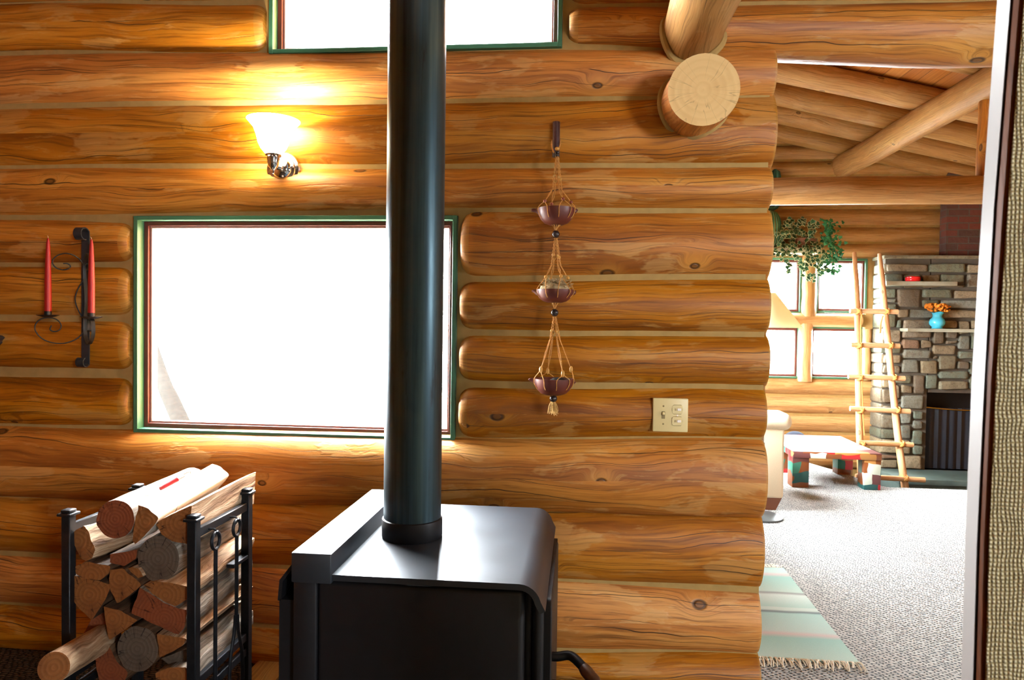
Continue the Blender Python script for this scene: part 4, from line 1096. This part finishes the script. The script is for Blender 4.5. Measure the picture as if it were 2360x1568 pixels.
# floor lamp
lp = PZ(1754, 1193, 0); fl_ = thing('floor_lamp', 'floor lamp with cream cone shade and grey disc base behind the log wall end', 'floor lamp', lp)
def f(b): b.lathe([(.0, 0), (.135, 0), (.135, .012), (.12, .018), (.02, .024), (0, .024)], lp, (0, 0, 1), 40)
part(f, 'base', 'steel_grey', fl_)
def f(b): b.lathe([(.008, .02), (.008, 1.42)], lp, (0, 0, 1), 16)
part(f, 'pole', 'chrome', fl_)
def f(b): kz = PD(1754, 1020, 4.6).z; b.lathe([(.008, kz - .012), (.013, kz - .01), (.013, kz + .01), (.008, kz + .012)], lp, (0, 0, 1), 16)
part(f, 'knob', 'chrome', fl_)
def f(b):
    pr = [(.228, 1.245), (.06, 1.47)]; b.lathe(pr + [(.057, 1.47), (.225, 1.245)], lp, (0, 0, 1), 48, capb=False, capt=False)
part(f, 'lamp_shade', 'shade', fl_)
# patchwork coffee table
tx0, tx1, ty0, ty1, tz = 1.665, 2.325, 3.2, 4.06, .285
ct = thing('coffee_table', 'low coffee table painted in red, green, tan and brown patches on the carpet', 'coffee table', ((tx0 + tx1) / 2, (ty0 + ty1) / 2, 0))
def f(b): b.box((tx0, ty0, tz - .052), (tx1, ty1, tz), .004, 2)
part(f, 'table_top', 'patch', ct)
for x in (tx0, tx1 - .125):
    for y in (ty0 + .01, ty1 - .3):
        def f(b): b.box((x, y, 0), (x + .125, y + .125, tz - .05), .004, 2)
        part(f, 'leg', 'patch', ct)
# rug
rug = thing('rug', 'striped pale teal rug with fringed ends on the carpet by the wall end', 'rug', (.69, .8, 0))
def f(b):
    nx, ny = 10, 24; V = []; 
    for j in range(ny + 1):
        for i in range(nx + 1):
            x = .33 + (1.063 - .33) * i / nx; y = .29 + (1.305 - .29) * j / ny
            V.append((x - .012 * (1 - j / ny), y, .007 + .003 * mnoise.noise(Vector((x * 4, y * 4, 3)))))
    n0 = len(V); V += [(v[0], v[1], 0.0005) for v in V]; Fs = []
    for j in range(ny):
        for i in range(nx):
            a = j * (nx + 1) + i; Fs.append((a, a + 1, a + nx + 2, a + nx + 1)); Fs.append((n0 + a, n0 + a + nx + 1, n0 + a + nx + 2, n0 + a + 1))
    rim = [i for i in range(nx + 1)] + [j * (nx + 1) + nx for j in range(1, ny + 1)] + [ny * (nx + 1) + i for i in range(nx - 1, -1, -1)] + [j * (nx + 1) for j in range(ny - 1, 0, -1)]
    for a, c in zip(rim, rim[1:] + rim[:1]): Fs.append((a, n0 + a, n0 + c, c))
    b.add(V, Fs)
part(f, 'rug_weave', 'rug', rug)
for yy, s in ((.29, -1), (1.305, 1)):
    def f(b):
        for i in range(150):
            x = .325 + .73 * i / 149 + random.uniform(-.004, .004); l = random.uniform(.03, .07); dx = random.uniform(-.02, .02)
            b.tube([(x, yy - s * .004, .008), (x + dx * .4, yy + s * l * .5, .012), (x + dx, yy + s * l, .003)], .0022, 4, sub=2)
    o = part(f, 'fringe', 'fringe', rug); o['kind'] = 'stuff'
# ladder of peeled poles
ld = thing('pole_ladder', 'rustic ladder of peeled poles lashed with rope, leaning by the fireplace', 'ladder', (2.65, 4.0, -.35))
def ly(v): return 4.15 + (1105 - v) / (1105 - 582) * .55
def lp_(u, v, dy=0): return PY(u, v, ly(v) + dy)
LZ = -.34
def rail_pts(uv):
    P = [lp_(u, v) for u, v in uv]; d = P[-1] - P[-2]; P.append(P[-1] + d * ((LZ - P[-1].z) / d.z)); return P
for uv in ([(1969, 582), (1973, 650), (1976, 720), (1978, 800), (1979, 900), (1981, 1000), (1984, 1085)], [(2027, 585), (2033, 650), (2040, 720), (2048, 800), (2060, 920), (2071, 1020), (2084, 1110)]):
    def f(b): b.tube(rail_pts(uv), lambda t: .026 * (1 - .35 * (t < .12) * (1 - t / .12)) + .006 * t, 14, sub=4, caps=True)
    part(f, 'rail', 'rustic_pole', ld)
rungs = [((1959, 717), (2069, 719)), ((1961, 795), (2073, 798)), ((1955, 868), (2085, 873)), ((1959, 942), (2097, 949)), ((1978, 1021), (2104, 1026)), ((1972, 1098), (2131, 1107))]
for (u0, v0), (u1, v1) in rungs:
    a, c = lp_(u0, v0, -.05), lp_(u1, v1, -.05)
    def f(b): b.tube([a, a.lerp(c, .3), a.lerp(c, .7), c], lambda t: .0235, 12)
    r = part(f, 'rung', 'rustic_pole', ld)
    vm = (v0 + v1) / 2
    ul = 1969 + (vm - 582) / (1085 - 582) * 15 + 3; ur = 2027 + (vm - 585) / (1110 - 585) * 57
    for u in (ul, ur):
        c = lp_(u, vm, -.025)
        def f(b):
            for q in range(4):
                t = q * .9; R1 = .034
                ax = Vector((math.cos(.785 + PI / 2 * (q % 2)), 0, math.sin(.785 + PI / 2 * (q % 2)))); pp = Vector((-ax.z, 0, ax.x)); off = pp * (.008 * (q // 2) - .004)
                b.tube([c + off + ax * (R1 * math.cos(k)) + Vector((0, 1, 0)) * (.058 * math.sin(k)) for k in [2 * PI * i / 16 for i in range(16)]], .0055, 6, closed=True)
        part(f, 'rope_lashing', 'cord', ld)
def f(b):
    b.tube([lp_(1986, 722, -.05), lp_(1984, 745, -.04), lp_(1984, 780, -.04), lp_(1985, 850, -.04), lp_(1987, 905, -.04), lp_(1989, 960, -.04), lp_(1992, 1004, -.04)], .006, 6, sub=4)
    b.tube([lp_(2035, 728, -.05), lp_(2030, 745, -.05), lp_(2029, 757, -.05), lp_(2028, 768, -.05)], lambda t: .006 + .004 * t, 6, sub=4)
part(f, 'rope_end', 'cord', ld)

# ------------------------------------------------------------------ fireplace
FPY = 4.86
fx0 = PY(2033, 850, FPY).x; fzt = PY(2100, 597, FPY).z
bx0, bz0, bz1 = PY(2135, 990, FPY).x, PY(2135, 1083, FPY).z, PY(2138, 905, FPY).z
fp = thing('fireplace', 'fieldstone fireplace with a black firebox, stone shelves and brick chimney at far right', 'fireplace', (3.8, 4.95, -.35))
FX1 = 4.75; BX1 = bx0 + .95
def f(b):
    yb = YB + .03; yf = FPY + .012
    for x0, x1, z0, z1 in ((fx0, bx0, -.35, fzt), (BX1, FX1, -.35, fzt), (bx0, BX1, bz1, fzt), (bx0, BX1, -.35, bz0)): b.box((x0 + .01, yf, z0), (x1, yb, z1))
part(f, 'mortar_core', 'mortar', fp, 0)
PAL = [L(122, 118, 98), L(128, 116, 94), L(104, 110, 92), L(132, 120, 94), L(124, 98, 78), L(96, 106, 94), L(138, 126, 102), L(112, 102, 86), L(126, 120, 102), L(102, 94, 80), L(112, 116, 106)]
def f(b):
    rs = random.Random(5); cw, chh = .058, .05
    nx = int((FX1 - fx0) / cw); nz = int((fzt + .35) / chh)
    hole = lambda x0, x1, z0, z1: x1 > bx0 + .005 and x0 < BX1 - .005 and z1 > bz0 + .005 and z0 < bz1 - .005
    occ = [[0] * nz for _ in range(nx)]
    for i in range(nx):
        for j in range(nz):
            if hole(fx0 + i * cw, fx0 + (i + 1) * cw, -.35 + j * chh, -.35 + (j + 1) * chh): occ[i][j] = 2
    for j in range(nz):
        for i in range(nx):
            if occ[i][j]: continue
            w = rs.choice((2, 3, 3, 4, 5, 6, 7)); h = rs.choice((1, 2, 2, 2, 3, 3, 4))
            if h == 1: w = rs.choice((4, 5, 6))
            ww = 0
            while ww < w and i + ww < nx and not occ[i + ww][j]: ww += 1
            w = ww; h = min(h, nz - j)
            hh = 0
            while hh < h and all(not occ[i + q][j + hh] for q in range(w)): hh += 1
            h = hh
            for q in range(w):
                for r in range(h): occ[i + q][j + r] = 1
            x0, x1, z0, z1 = fx0 + i * cw, fx0 + (i + w) * cw, -.35 + j * chh, -.35 + (j + h) * chh
            if i + w == nx: x1 = FX1
            gp = .003; jt = .016
            c = [Vector((x0 + gp + rs.uniform(0, jt), z0 + gp + rs.uniform(0, jt))), Vector((x1 - gp - rs.uniform(0, jt), z0 + gp + rs.uniform(0, jt))), Vector((x1 - gp - rs.uniform(0, jt), z1 - gp - rs.uniform(0, jt))), Vector((x0 + gp + rs.uniform(0, jt), z1 - gp - rs.uniform(0, jt)))]
            # more points along the outline, rounded corners
            P = []
            for q in range(4):
                a, d, e = c[q - 1], c[q], c[(q + 1) % 4]; k = min(.016, (a - d).length * .3, (e - d).length * .3)
                P += [d + (a - d).normalized() * k, d + ((a - d).normalized() + (e - d).normalized()) * k * .25, d + (e - d).normalized() * k]
                m = d.lerp(e, .5); P.append(m + (Vector((e.y - d.y, d.x - e.x)).normalized()) * rs.uniform(-.004, .003))
            cen = sum(P, Vector((0, 0))) / len(P); dp = rs.uniform(.012, .032); tilt = rs.uniform(-.03, .03); n = len(P)
            side = i == 0; yback = FPY + .02
            col = rs.choice(PAL); k = rs.uniform(.75, 1.2); col = tuple(x * k for x in col[:3]) + (1,)
            V = []
            for sc, dy in ((1., 0), (.985, .55), (.93, .9), (.78, 1.0)):
                for p in P:
                    d = (p - cen) * sc
                    V.append((cen.x + d.x, yback - .02 - dp * dy + (d.x * tilt if dy > .5 else 0) + (.004 * mnoise.noise(Vector((p.x * 30, p.y * 30, 1))) if dy > .5 else 0) + (.02 if dy == 0 else 0), cen.y + d.y))
            Fs = [(r * n + q, r * n + (q + 1) % n, (r + 1) * n + (q + 1) % n, (r + 1) * n + q) for r in range(3) for q in range(n)] + [tuple(3 * n + q for q in range(n))]
            b.add(V, Fs, col=col)
            if side:   # return of the corner stones towards the log wall
                b.box((fx0 - rs.uniform(.0, .012), FPY + .005, z0 + .006), (fx0 + .05, YB + .02, z1 - .006), .012, 2, col=col)
part(f, 'stone_facing', 'stone', fp, 60)
def f(b):
    b.box((fx0 - .02, FPY - .03, fzt), (FX1, YB + .02, fzt + .035), .008, 2, col=PAL[0])
part(f, 'stone_cap', 'stone', fp)
def f(b):
    bxl = PY(2182, 540, FPY + .1).x; x0, x1, z0, z1 = bxl, FX1, fzt + .035, 3.2
    y = FPY + .11; V = [(x0, y, z0), (x1, y, z0), (x1, y, z1), (x0, y, z1), (x0, YB, z0), (x1, YB, z0), (x1, YB, z1), (x0, YB, z1)]
    Fs = [(0, 1, 2, 3), (4, 0, 3, 7), (1, 5, 6, 2), (3, 2, 6, 7)]
    b.add(V, Fs, 0, [[(V[i][0] + V[i][1], V[i][2]) for i in ff] for ff in Fs])
part(f, 'brick_chimney', 'brick', fp, 0)
def f(b):
    y1 = YB + .02
    V = [(bx0, FPY + .01, bz0), (BX1, FPY + .01, bz0), (BX1, FPY + .01, bz1), (bx0, FPY + .01, bz1), (bx0 + .02, YB - .02, bz0), (BX1 - .02, YB - .02, bz0), (BX1 - .02, YB - .02, bz1), (bx0 + .02, YB - .02, bz1)]
    b.add(V, [(0, 1, 5, 4), (1, 2, 6, 5), (2, 3, 7, 6), (3, 0, 4, 7), (4, 5, 6, 7)])
part(f, 'firebox', 'sooty', fp, 0)
zr0 = PY(2140, 940, FPY).z
def f(b):
    n = 60; V = []
    for i in range(n + 1):
        x = bx0 + .01 + (BX1 - bx0 - .02) * i / n; y = FPY + .055 + .008 * math.sin(i * 1.35)
        V += [(x, y, bz0 + .005), (x, y, zr0 - .005), (x, y + .002, zr0 - .005), (x, y + .002, bz0 + .005)]
    Fs = []
    for i in range(n):
        for j in range(4): Fs.append((i * 4 + j, i * 4 + 4 + j, i * 4 + 4 + (j + 1) % 4, i * 4 + (j + 1) % 4))
    b.add(V, Fs)
part(f, 'screen_curtain', 'screen', fp)
def f(b): b.tube([(bx0 - .01, FPY + .04, zr0), (bx0 + .4, FPY + .04, zr0 - .022), (BX1, FPY + .04, zr0)], .006, 8, sub=5)
part(f, 'screen_rod', 'brass', fp)
for (u0, u1, v0, v1, dd) in ((2043, 2207, 648, 659, .16), (2092, 2330, 757, 768, .16)):
    a, c = PY(u0, v0, FPY - dd), PY(u1, v1, FPY - dd)
    def f(b): b.box((a.x, FPY - dd, c.z), (c.x, FPY + .02, a.z), .004, 2, col=PAL[0])
    part(f, 'mantel_shelf', 'mantel', fp)
hyf = PZ(2200, 1109, -.15).y
def f(b): b.box((fx0 - .02, hyf, -.20), (FX1, FPY + .05, -.148), .008, 2)
part(f, 'hearth_slab', 'slate', fp)
def f(b): b.box((fx0 + .0, hyf + .04, -.35), (FX1, FPY, -.2), .004)
part(f, 'hearth_base', 'slate', fp)
# on the shelves
sh1 = PY(2043, 648, FPY - .16).z; sh2 = PY(2092, 757, FPY - .16).z
p = PY(2106, 645, FPY - .1); b = MB(); R = .066
b.lathe([(0, 0), (R * .85, 0), (R, .012), (R, .024), (R * .97, .027), (R, .03), (R, .042), (R * .88, .05), (R * .8, .05), (R * .76, .03), (0, .028)], (p.x, FPY - .08, sh1), (0, 0, 1), 32)
tag(b.build('red_dish', 'red_glass'), 'small glossy red round dish on the upper stone shelf of the fireplace', 'dish')
p = PY(2160, 757, FPY - .09); vx, vy = p.x, FPY - .085
b = MB(); k = .165 / .42
b.lathe([(0, 0), (.045, 0), (.05, .006), (.043, .014), (.066, .04), (.07, .065), (.062, .09), (.045, .108), (.04, .122), (.044, .145), (.056, .16), (.052, .16), (.038, .13), (.0, .12)], (vx, vy, sh2), (0, 0, 1), 32)
for v in b.v:
    if v.z > sh2 + .14: v.z += .006 * math.sin(3 * math.atan2(v.y - vy, v.x - vx))
tag(b.build('blue_vase', 'turquoise'), 'turquoise vase on the lower stone shelf of the fireplace', 'vase')
fd = thing('dried_flowers', 'bunch of orange dried flowers standing in the turquoise vase', 'flowers', (vx, vy, sh2 + .125))
def f(b):
    for i in range(110):
        a = random.uniform(0, 2 * PI); r = math.sqrt(random.random()); x = vx + .112 * r * math.cos(a); y = vy + .06 * r * math.sin(a); z = sh2 + .205 + .045 * random.uniform(-1, 1) * math.sqrt(1 - r * r * .7)
        b.sphere((x, y, z), random.uniform(.009, .016), 6, (1, 1, .8))
part(f, 'flower_heads', 'flower', fd)
def f(b):
    for i in range(18):
        a = random.uniform(0, 2 * PI); r = random.uniform(.2, .9); b.tube([(vx + .01 * math.cos(a), vy + .01 * math.sin(a), sh2 + .127), (vx + .1 * r * math.cos(a), vy + .05 * r * math.sin(a), sh2 + .2)], .0018, 4)
part(f, 'flower_stems', 'stem', fd)

# ------------------------------------------------------------------ plant ledge above the far windows
LYF = YB - .26; lz = PY(1830, 571, LYF).z; lzb = PY(1830, 583, LYF).z
lx0, lx1 = XLL + .06, PY(1893, 576, LYF).x
b = MB(); b.box((lx0, LYF, lzb), (lx1, YB + .03, lz), .004, 2)
tag(b.build('plant_ledge', 'white'), 'white plant ledge above the far windows, ivy trailing over it', 'shelf')
def leaf_pts(s):
    return [(0, 0), (.28, -.12), (.5, .05), (.36, .2), (.62, .5), (.3, .52), (0, 1.05), (-.3, .52), (-.62, .5), (-.36, .2), (-.5, .05), (-.28, -.12)]
def leaf(b, p, s, n, up, rim=True):
    n = Vector(n).normalized(); y = (Vector(up) - n * n.dot(Vector(up))).normalized(); x = y.cross(n); p = Vector(p)
    L_ = leaf_pts(1); c = Vector((0, .35))
    def ring(k, dz): return [p + (x * (c.x + (a - c.x) * k) + y * (c.y + (q - c.y) * k)) * s + n * (dz + .12 * s * -abs(a) ** 1.5) for a, q in L_]
    A, B, C_ = ring(1, 0), ring(.84, .0015), ring(1, -.0012)
    o = len(b.v); b.v += A + B + C_ + [p + y * .35 * s + n * .003]; m = 12; ci = o + 36
    for i in range(m):
        j = (i + 1) % m
        b.face((o + i, o + j, o + m + j, o + m + i), None, 1 if rim else 0); b.face((o + m + i, o + m + j, ci), None, 0); b.face((o + 2 * m + j, o + 2 * m + i, o + i, o + j), None, 1 if rim else 0)
    b.face([o + 2 * m + i for i in range(m)][::-1], None, 0)
iv = thing('ivy_plant', 'variegated ivy with white-edged leaves trailing from the white ledge', 'plant', (PY(1850, 571, LYF + .1).x, LYF + .1, lz), )
strands = []
def sp(u, v, dy): return PY(u, v, LYF + dy)
paths = [[(1840, 560, .1), (1815, 575, -.02), (1806, 590, -.04), (1808, 610, -.04), (1818, 625, -.04)], [(1850, 560, .1), (1835, 572, -.03), (1826, 590, -.04), (1840, 600, -.04)], [(1860, 560, .1), (1858, 574, -.03), (1856, 592, -.05), (1850, 612, -.05), (1858, 628, -.05), (1866, 640, -.05)],
         [(1870, 560, .1), (1876, 575, -.03), (1878, 600, -.04), (1884, 622, -.05), (1876, 640, -.05)], [(1880, 560, .1), (1890, 574, -.03), (1890, 600, -.05), (1893, 626, -.05)], [(1830, 560, .1), (1805, 568, -.02), (1792, 572, -.03), (1786, 582, -.03)],
         [(1850, 550, .1), (1842, 520, .08), (1850, 502, .05)], [(1860, 550, .12), (1872, 525, .08), (1874, 505, .04)], [(1840, 550, .12), (1818, 520, .1), (1822, 508, .05)], [(1830, 555, .1), (1806, 535, .05), (1796, 540, 0)], [(1866, 555, .1), (1866, 570, -.03), (1868, 592, -.05), (1870, 608, -.06)], [(1855, 550, .14), (1832, 530, .12), (1836, 512, .08)]]
def f(b):
    for P in paths: b.tube([sp(*q) for q in P], .003, 5, sub=4)
part(f, 'vine_stems', 'stem', iv)
def f(b):
    rs = random.Random(3)
    for P in paths:
        C = catmull([sp(*q) for q in P], 5)
        for c in C[2:]:
            for q in range(1):
                leaf(b, c + Vector((rs.uniform(-.035, .035), rs.uniform(-.06, .01), rs.uniform(-.03, .03))), rs.uniform(.034, .055), (rs.uniform(-.7, .5), -1, rs.uniform(.0, .9)), (rs.uniform(-.8, .8), 0, rs.uniform(-1, .3)))
    for i in range(75):
        c = sp(rs.uniform(1790, 1880), rs.uniform(512, 562), rs.uniform(.02, .18)); leaf(b, c, rs.uniform(.035, .055), (rs.uniform(-.8, .6), -1, rs.uniform(-.2, .8)), (rs.uniform(-.8, .8), 0, rs.uniform(-.6, 1)))
part(f, 'foliage', ['leaf', 'leaf_rim'], iv, 0)
q = sp(1850, 571, .12)
def f(b): b.lathe([(0, 0), (.07, 0), (.085, .1), (.088, .105), (.078, .1), (0, .09)], (q.x, q.y, lz), (0, 0, 1), 20)
part(f, 'pot', 'pot', iv)
fn = thing('green_ivy', 'plain bright green plant spilling over the right end of the white ledge', 'plant', (sp(1900, 571, .05).x, LYF + .1, lz))
def f(b):
    rs = random.Random(8)
    for i in range(170):
        t = rs.random(); u = 1900 + (t * 34 if rs.random() < .6 else t * 12) + rs.uniform(-10, 8); v = rs.uniform(508, 628)
        if v > 560: u = max(u, 1900) + rs.uniform(0, 20)
        if v > 575: u = 1908 + rs.uniform(-4, 30) - (v - 575) * .12
        c = sp(u, v, rs.uniform(-.06, .12 if v < 560 else 0)); leaf(b, c, rs.uniform(.024, .046), (rs.uniform(-.9, .6), -1, rs.uniform(-.1, .9)), (rs.uniform(-.9, .9), 0, rs.uniform(-1, .8)), False)
part(f, 'foliage', ['fern', 'leaf_rim'], fn, 0)
def f(b):
    for P in ([(1900, 560, .1), (1908, 535, .05), (1910, 512, .02)], [(1900, 560, .1), (1915, 575, -.04), (1918, 600, -.05), (1914, 622, -.05)], [(1900, 560, .1), (1920, 545, 0), (1936, 530, -.02)], [(1902, 560, .1), (1922, 566, -.03), (1930, 590, -.05)]): b.tube([sp(*q) for q in P], .003, 5, sub=4)
part(f, 'stems', 'stem', fn)
q2 = sp(1897, 571, .12)
def f(b): b.lathe([(0, 0), (.06, 0), (.075, .1), (.07, .1), (0, .09)], (min(q2.x, lx1 - .08), q2.y, lz), (0, 0, 1), 20)
part(f, 'pot', 'pot', fn)
c = sp(1780, 530, .08); b = MB(); pr = [(0.0, 0)] + [(.105 * math.sin(a) ** .8, .12 - .125 * math.cos(a)) for a in [PI * i / 16 for i in range(2, 16)]] + [(0, .247)]
H = PY(1782, 484, LYF + .08).z - lz
b.lathe([(r, h * H / .247) for r, h in pr], (sp(1776, 530, .08).x, LYF + .10, lz), (0, 0, 1), 66)
for i, v in enumerate(b.v):
    k = i % 66; cx, cy = sp(1776, 530, .08).x, LYF + .10; s = 1 + (.06 if k % 3 == 0 else -.02); v.x = cx + (v.x - cx) * s; v.y = cy + (v.y - cy) * s
tag(b.build('barrel_cactus', 'barrel'), 'round spiny barrel cactus on the white ledge beside the log wall end', 'cactus')
tc = thing('tall_cactus', 'tall dark green ribbed cactus whose arm tip shows above the horizontal beam', 'cactus', (sp(1752, 571, .12).x, LYF + .15, lz))
def ribbed(b, P, r, n=10):
    P = catmull([Vector(p) for p in P], 6); o = len(b.v); b.tube(P, lambda t: r * (1 if t < .9 else math.sqrt(max(.02, 1 - ((t - .9) / .1) ** 2))), n * 4)
    N = n * 4
    for i, p in enumerate(P):
        for j in range(N):
            v = b.v[o + i * N + j]; b.v[o + i * N + j] = p + (v - p) * (1 + .14 * math.cos(2 * PI * j / 4))
xt = sp(1722, 571, .12).x; xa_ = sp(1788, 450, .12).x; za = PY(1788, 490, LYF + .12).z; zat = PY(1788, 388, LYF + .12).z
def f(b): ribbed(b, [(xt, LYF + .16, lz), (xt, LYF + .16, lz + .4), (xt, LYF + .16, lz + .95)], .075)
part(f, 'trunk', 'cactus', tc)
def f(b): ribbed(b, [(xt + .02, LYF + .16, za + .06), (xt + .12, LYF + .16, za + .055), (xa_ - .01, LYF + .16, za + .09), (xa_, LYF + .16, za + .2), (xa_, LYF + .16, zat)], .052)
part(f, 'cactus_arm', 'cactus', tc)
# dark cushion on the floor beyond the table
p = PY(1834, 1004, 4.75); b = MB(); b.sphere((p.x - .02, 4.7, PY(1834, 1000, 4.7).z - .06), .1, 16, (1.1, .9, .85))
o = b.build('floor_cushion', 'navy'); dz = o.location.z
tag(o, 'dark blue round floor cushion showing behind the patchwork table', 'cushion')

# ------------------------------------------------------------------ burlap divider close to the camera at the right
dv = thing('room_divider', 'burlap-covered divider panel with a wooden edge strip close at the right', 'room divider', (.42, CAM.y + .5, 0))
D1, D2 = .50, .535
def strip(us, dep):
    out = []
    for v, u in us: out.append(PD(u, v, dep))
    return out
def ext(P):
    a = P[0] + (P[0] - P[1]) * ((P[0].z - 1.95) / (P[1].z - P[0].z) if P[1].z != P[0].z else 0)
    d = (P[0] - P[1]); t = (1.95 - P[0].z) / d.z; top = P[0] + Vector((0, 0, 1.95 - P[0].z)); bot = P[-1] + Vector((0, 0, -P[-1].z)); return [top] + P + [bot]
fl_u = [(0, 2336), (240, 2317), (480, 2298), (880, 2276), (1250, 2259), (1568, 2250)]
fr_u = [(0, 2362), (240, 2342), (480, 2324), (880, 2297), (1250, 2281), (1568, 2273)]
bl_u = [(0, 2303), (240, 2285), (480, 2268), (880, 2244), (1250, 2229), (1568, 2220)]
FLp = ext(strip(fl_u, D1)); FRp = ext(strip(fr_u, D1)); BLp = ext(strip(bl_u, D2))
def f(b):
    n = len(FLp); V = []
    for a, c, d in zip(FLp, FRp, BLp):
        V += [a, c, d + (c - a), d]
    Fs = []
    for i in range(n - 1):
        for j in range(4): Fs.append((i * 4 + j, i * 4 + (j + 1) % 4, i * 4 + 4 + (j + 1) % 4, i * 4 + 4 + j))
    Fs += [(0, 1, 2, 3), tuple((n - 1) * 4 + j for j in (3, 2, 1, 0))]
    uvs = []
    for ff in Fs: uvs.append([(V[i].z, V[i].x + V[i].y) for i in ff])
    b.add(V, Fs, 0, uvs)
part(f, 'edge_strip', 'trim', dv, 30)
def f(b):
    V = []; off = Vector((-.0015, 0, 0))
    for a, d in zip(FLp, BLp): V += [a + Vector((-.0002, .002, 0)), d + Vector((-.0002, 0, 0)), d + off, a + off + Vector((0, .0015, 0))]
    Fs = []
    for i in range(len(FLp) - 1):
        for j in range(4): Fs.append((i * 4 + j, i * 4 + (j + 1) % 4, i * 4 + 4 + (j + 1) % 4, i * 4 + 4 + j))
    b.add(V, Fs + [(0, 1, 2, 3), tuple((len(FLp) - 1) * 4 + j for j in (3, 2, 1, 0))])
o = part(f, 'lit_edge_face', 'edge', dv, 30); o['label'] = 'narrow side face, window light painted into its pale colour'
def f(b):
    n = len(FRp); V = []; r = RT.copy(); r.z = 0; r.normalize()
    for c, d, a in zip(FRp, BLp, FLp):
        q = c + r * -.002 + Vector((0, -.003, 0)); e = d + (c - a) - Vector((0, .006, 0))
        V += [q, q + r * .55, e + r * .55, e]
    Fs = []
    for i in range(n - 1):
        for j in range(4): Fs.append((i * 4 + j, i * 4 + (j + 1) % 4, i * 4 + 4 + (j + 1) % 4, i * 4 + 4 + j))
    Fs += [(0, 1, 2, 3), tuple((n - 1) * 4 + j for j in (3, 2, 1, 0))]
    b.add(V, Fs)
part(f, 'burlap_panel', 'burlap', dv, 30)

# leaning trunk outside the big window
g0, g1 = PY(372, 868, 1.2), PY(422, 985, 1.0)
d = (g1 - g0).normalized(); b = MB(); P = [g0 - d * .9 + Vector((0, .1, 0)), g0, g1, g1 + d * ((-.5 - g1.z) / d.z)]
b.tube(P, lambda t: .03 + .02 * t, 12, sub=4); tag(b.build('leaning_trunk', 'trunk'), 'leaning tree trunk outside, seen faintly through the big window', 'tree trunk')

# ------------------------------------------------------------------ light: overcast sky, the wall lamp
W = bpy.data.worlds.new('sky'); SC.world = W; W.use_nodes = True
nt = W.node_tree; bg = nt.nodes['Background']; bg.inputs[0].default_value = (.93, .97, 1.0, 1); bg.inputs[1].default_value = 155.0
def portal(loc, sx, sy, direction):
    l = bpy.data.lights.new('portal', 'AREA'); l.shape = 'RECTANGLE'; l.size = sx; l.size_y = sy; l.cycles.is_portal = True
    o = bpy.data.objects.new('portal', l); COL.objects.link(o); o.location = loc
    o.rotation_euler = Vector(direction).to_track_quat('-Z', 'Y').to_euler(); return o
portal(((XL + XR) / 2, .17, (ZB + ZT) / 2), XR - XL, ZT - ZB, (0, -1, 0))
portal(((UXL + UXR) / 2, .17, (UZB + UZT) / 2), UXR - UXL, UZT - UZB, (0, -1, 0))
portal((XLL - .13, (WLL[0] + WLL[1]) / 2, (WLL[2] + WLL[3]) / 2), WLL[1] - WLL[0], WLL[3] - WLL[2], (1, 0, 0))
for w in (UL, UR, LL_, LR): portal(((w[0] + w[1]) / 2, YB + .2, (w[2] + w[3]) / 2), w[1] - w[0], w[3] - w[2], (0, -1, 0))
portal(((WF[0] + WF[1]) / 2, -5.12, (WF[2] + WF[3]) / 2), WF[1] - WF[0], WF[3] - WF[2], (0, 1, 0))
portal((XW1 + .13, (WR[0] + WR[1]) / 2, (WR[2] + WR[3]) / 2), WR[1] - WR[0], WR[3] - WR[2], (-1, 0, 0))
pl = bpy.data.lights.new('lamp_bulb', 'POINT'); pl.energy = 26; pl.color = (1, .9, .66); pl.shadow_soft_size = .02
po = bpy.data.objects.new('lamp_bulb', pl); COL.objects.link(po); po.location = sc + Vector((0, 0, .105))
SC.cycles.use_denoising = True
SC.cycles.max_bounces = 10; SC.cycles.diffuse_bounces = 5; SC.cycles.transparent_max_bounces = 12; SC.cycles.sample_clamp_indirect = 8
SC.view_settings.exposure = 0.0
for o in bpy.data.objects:
    if '_o' in o: del o['_o']
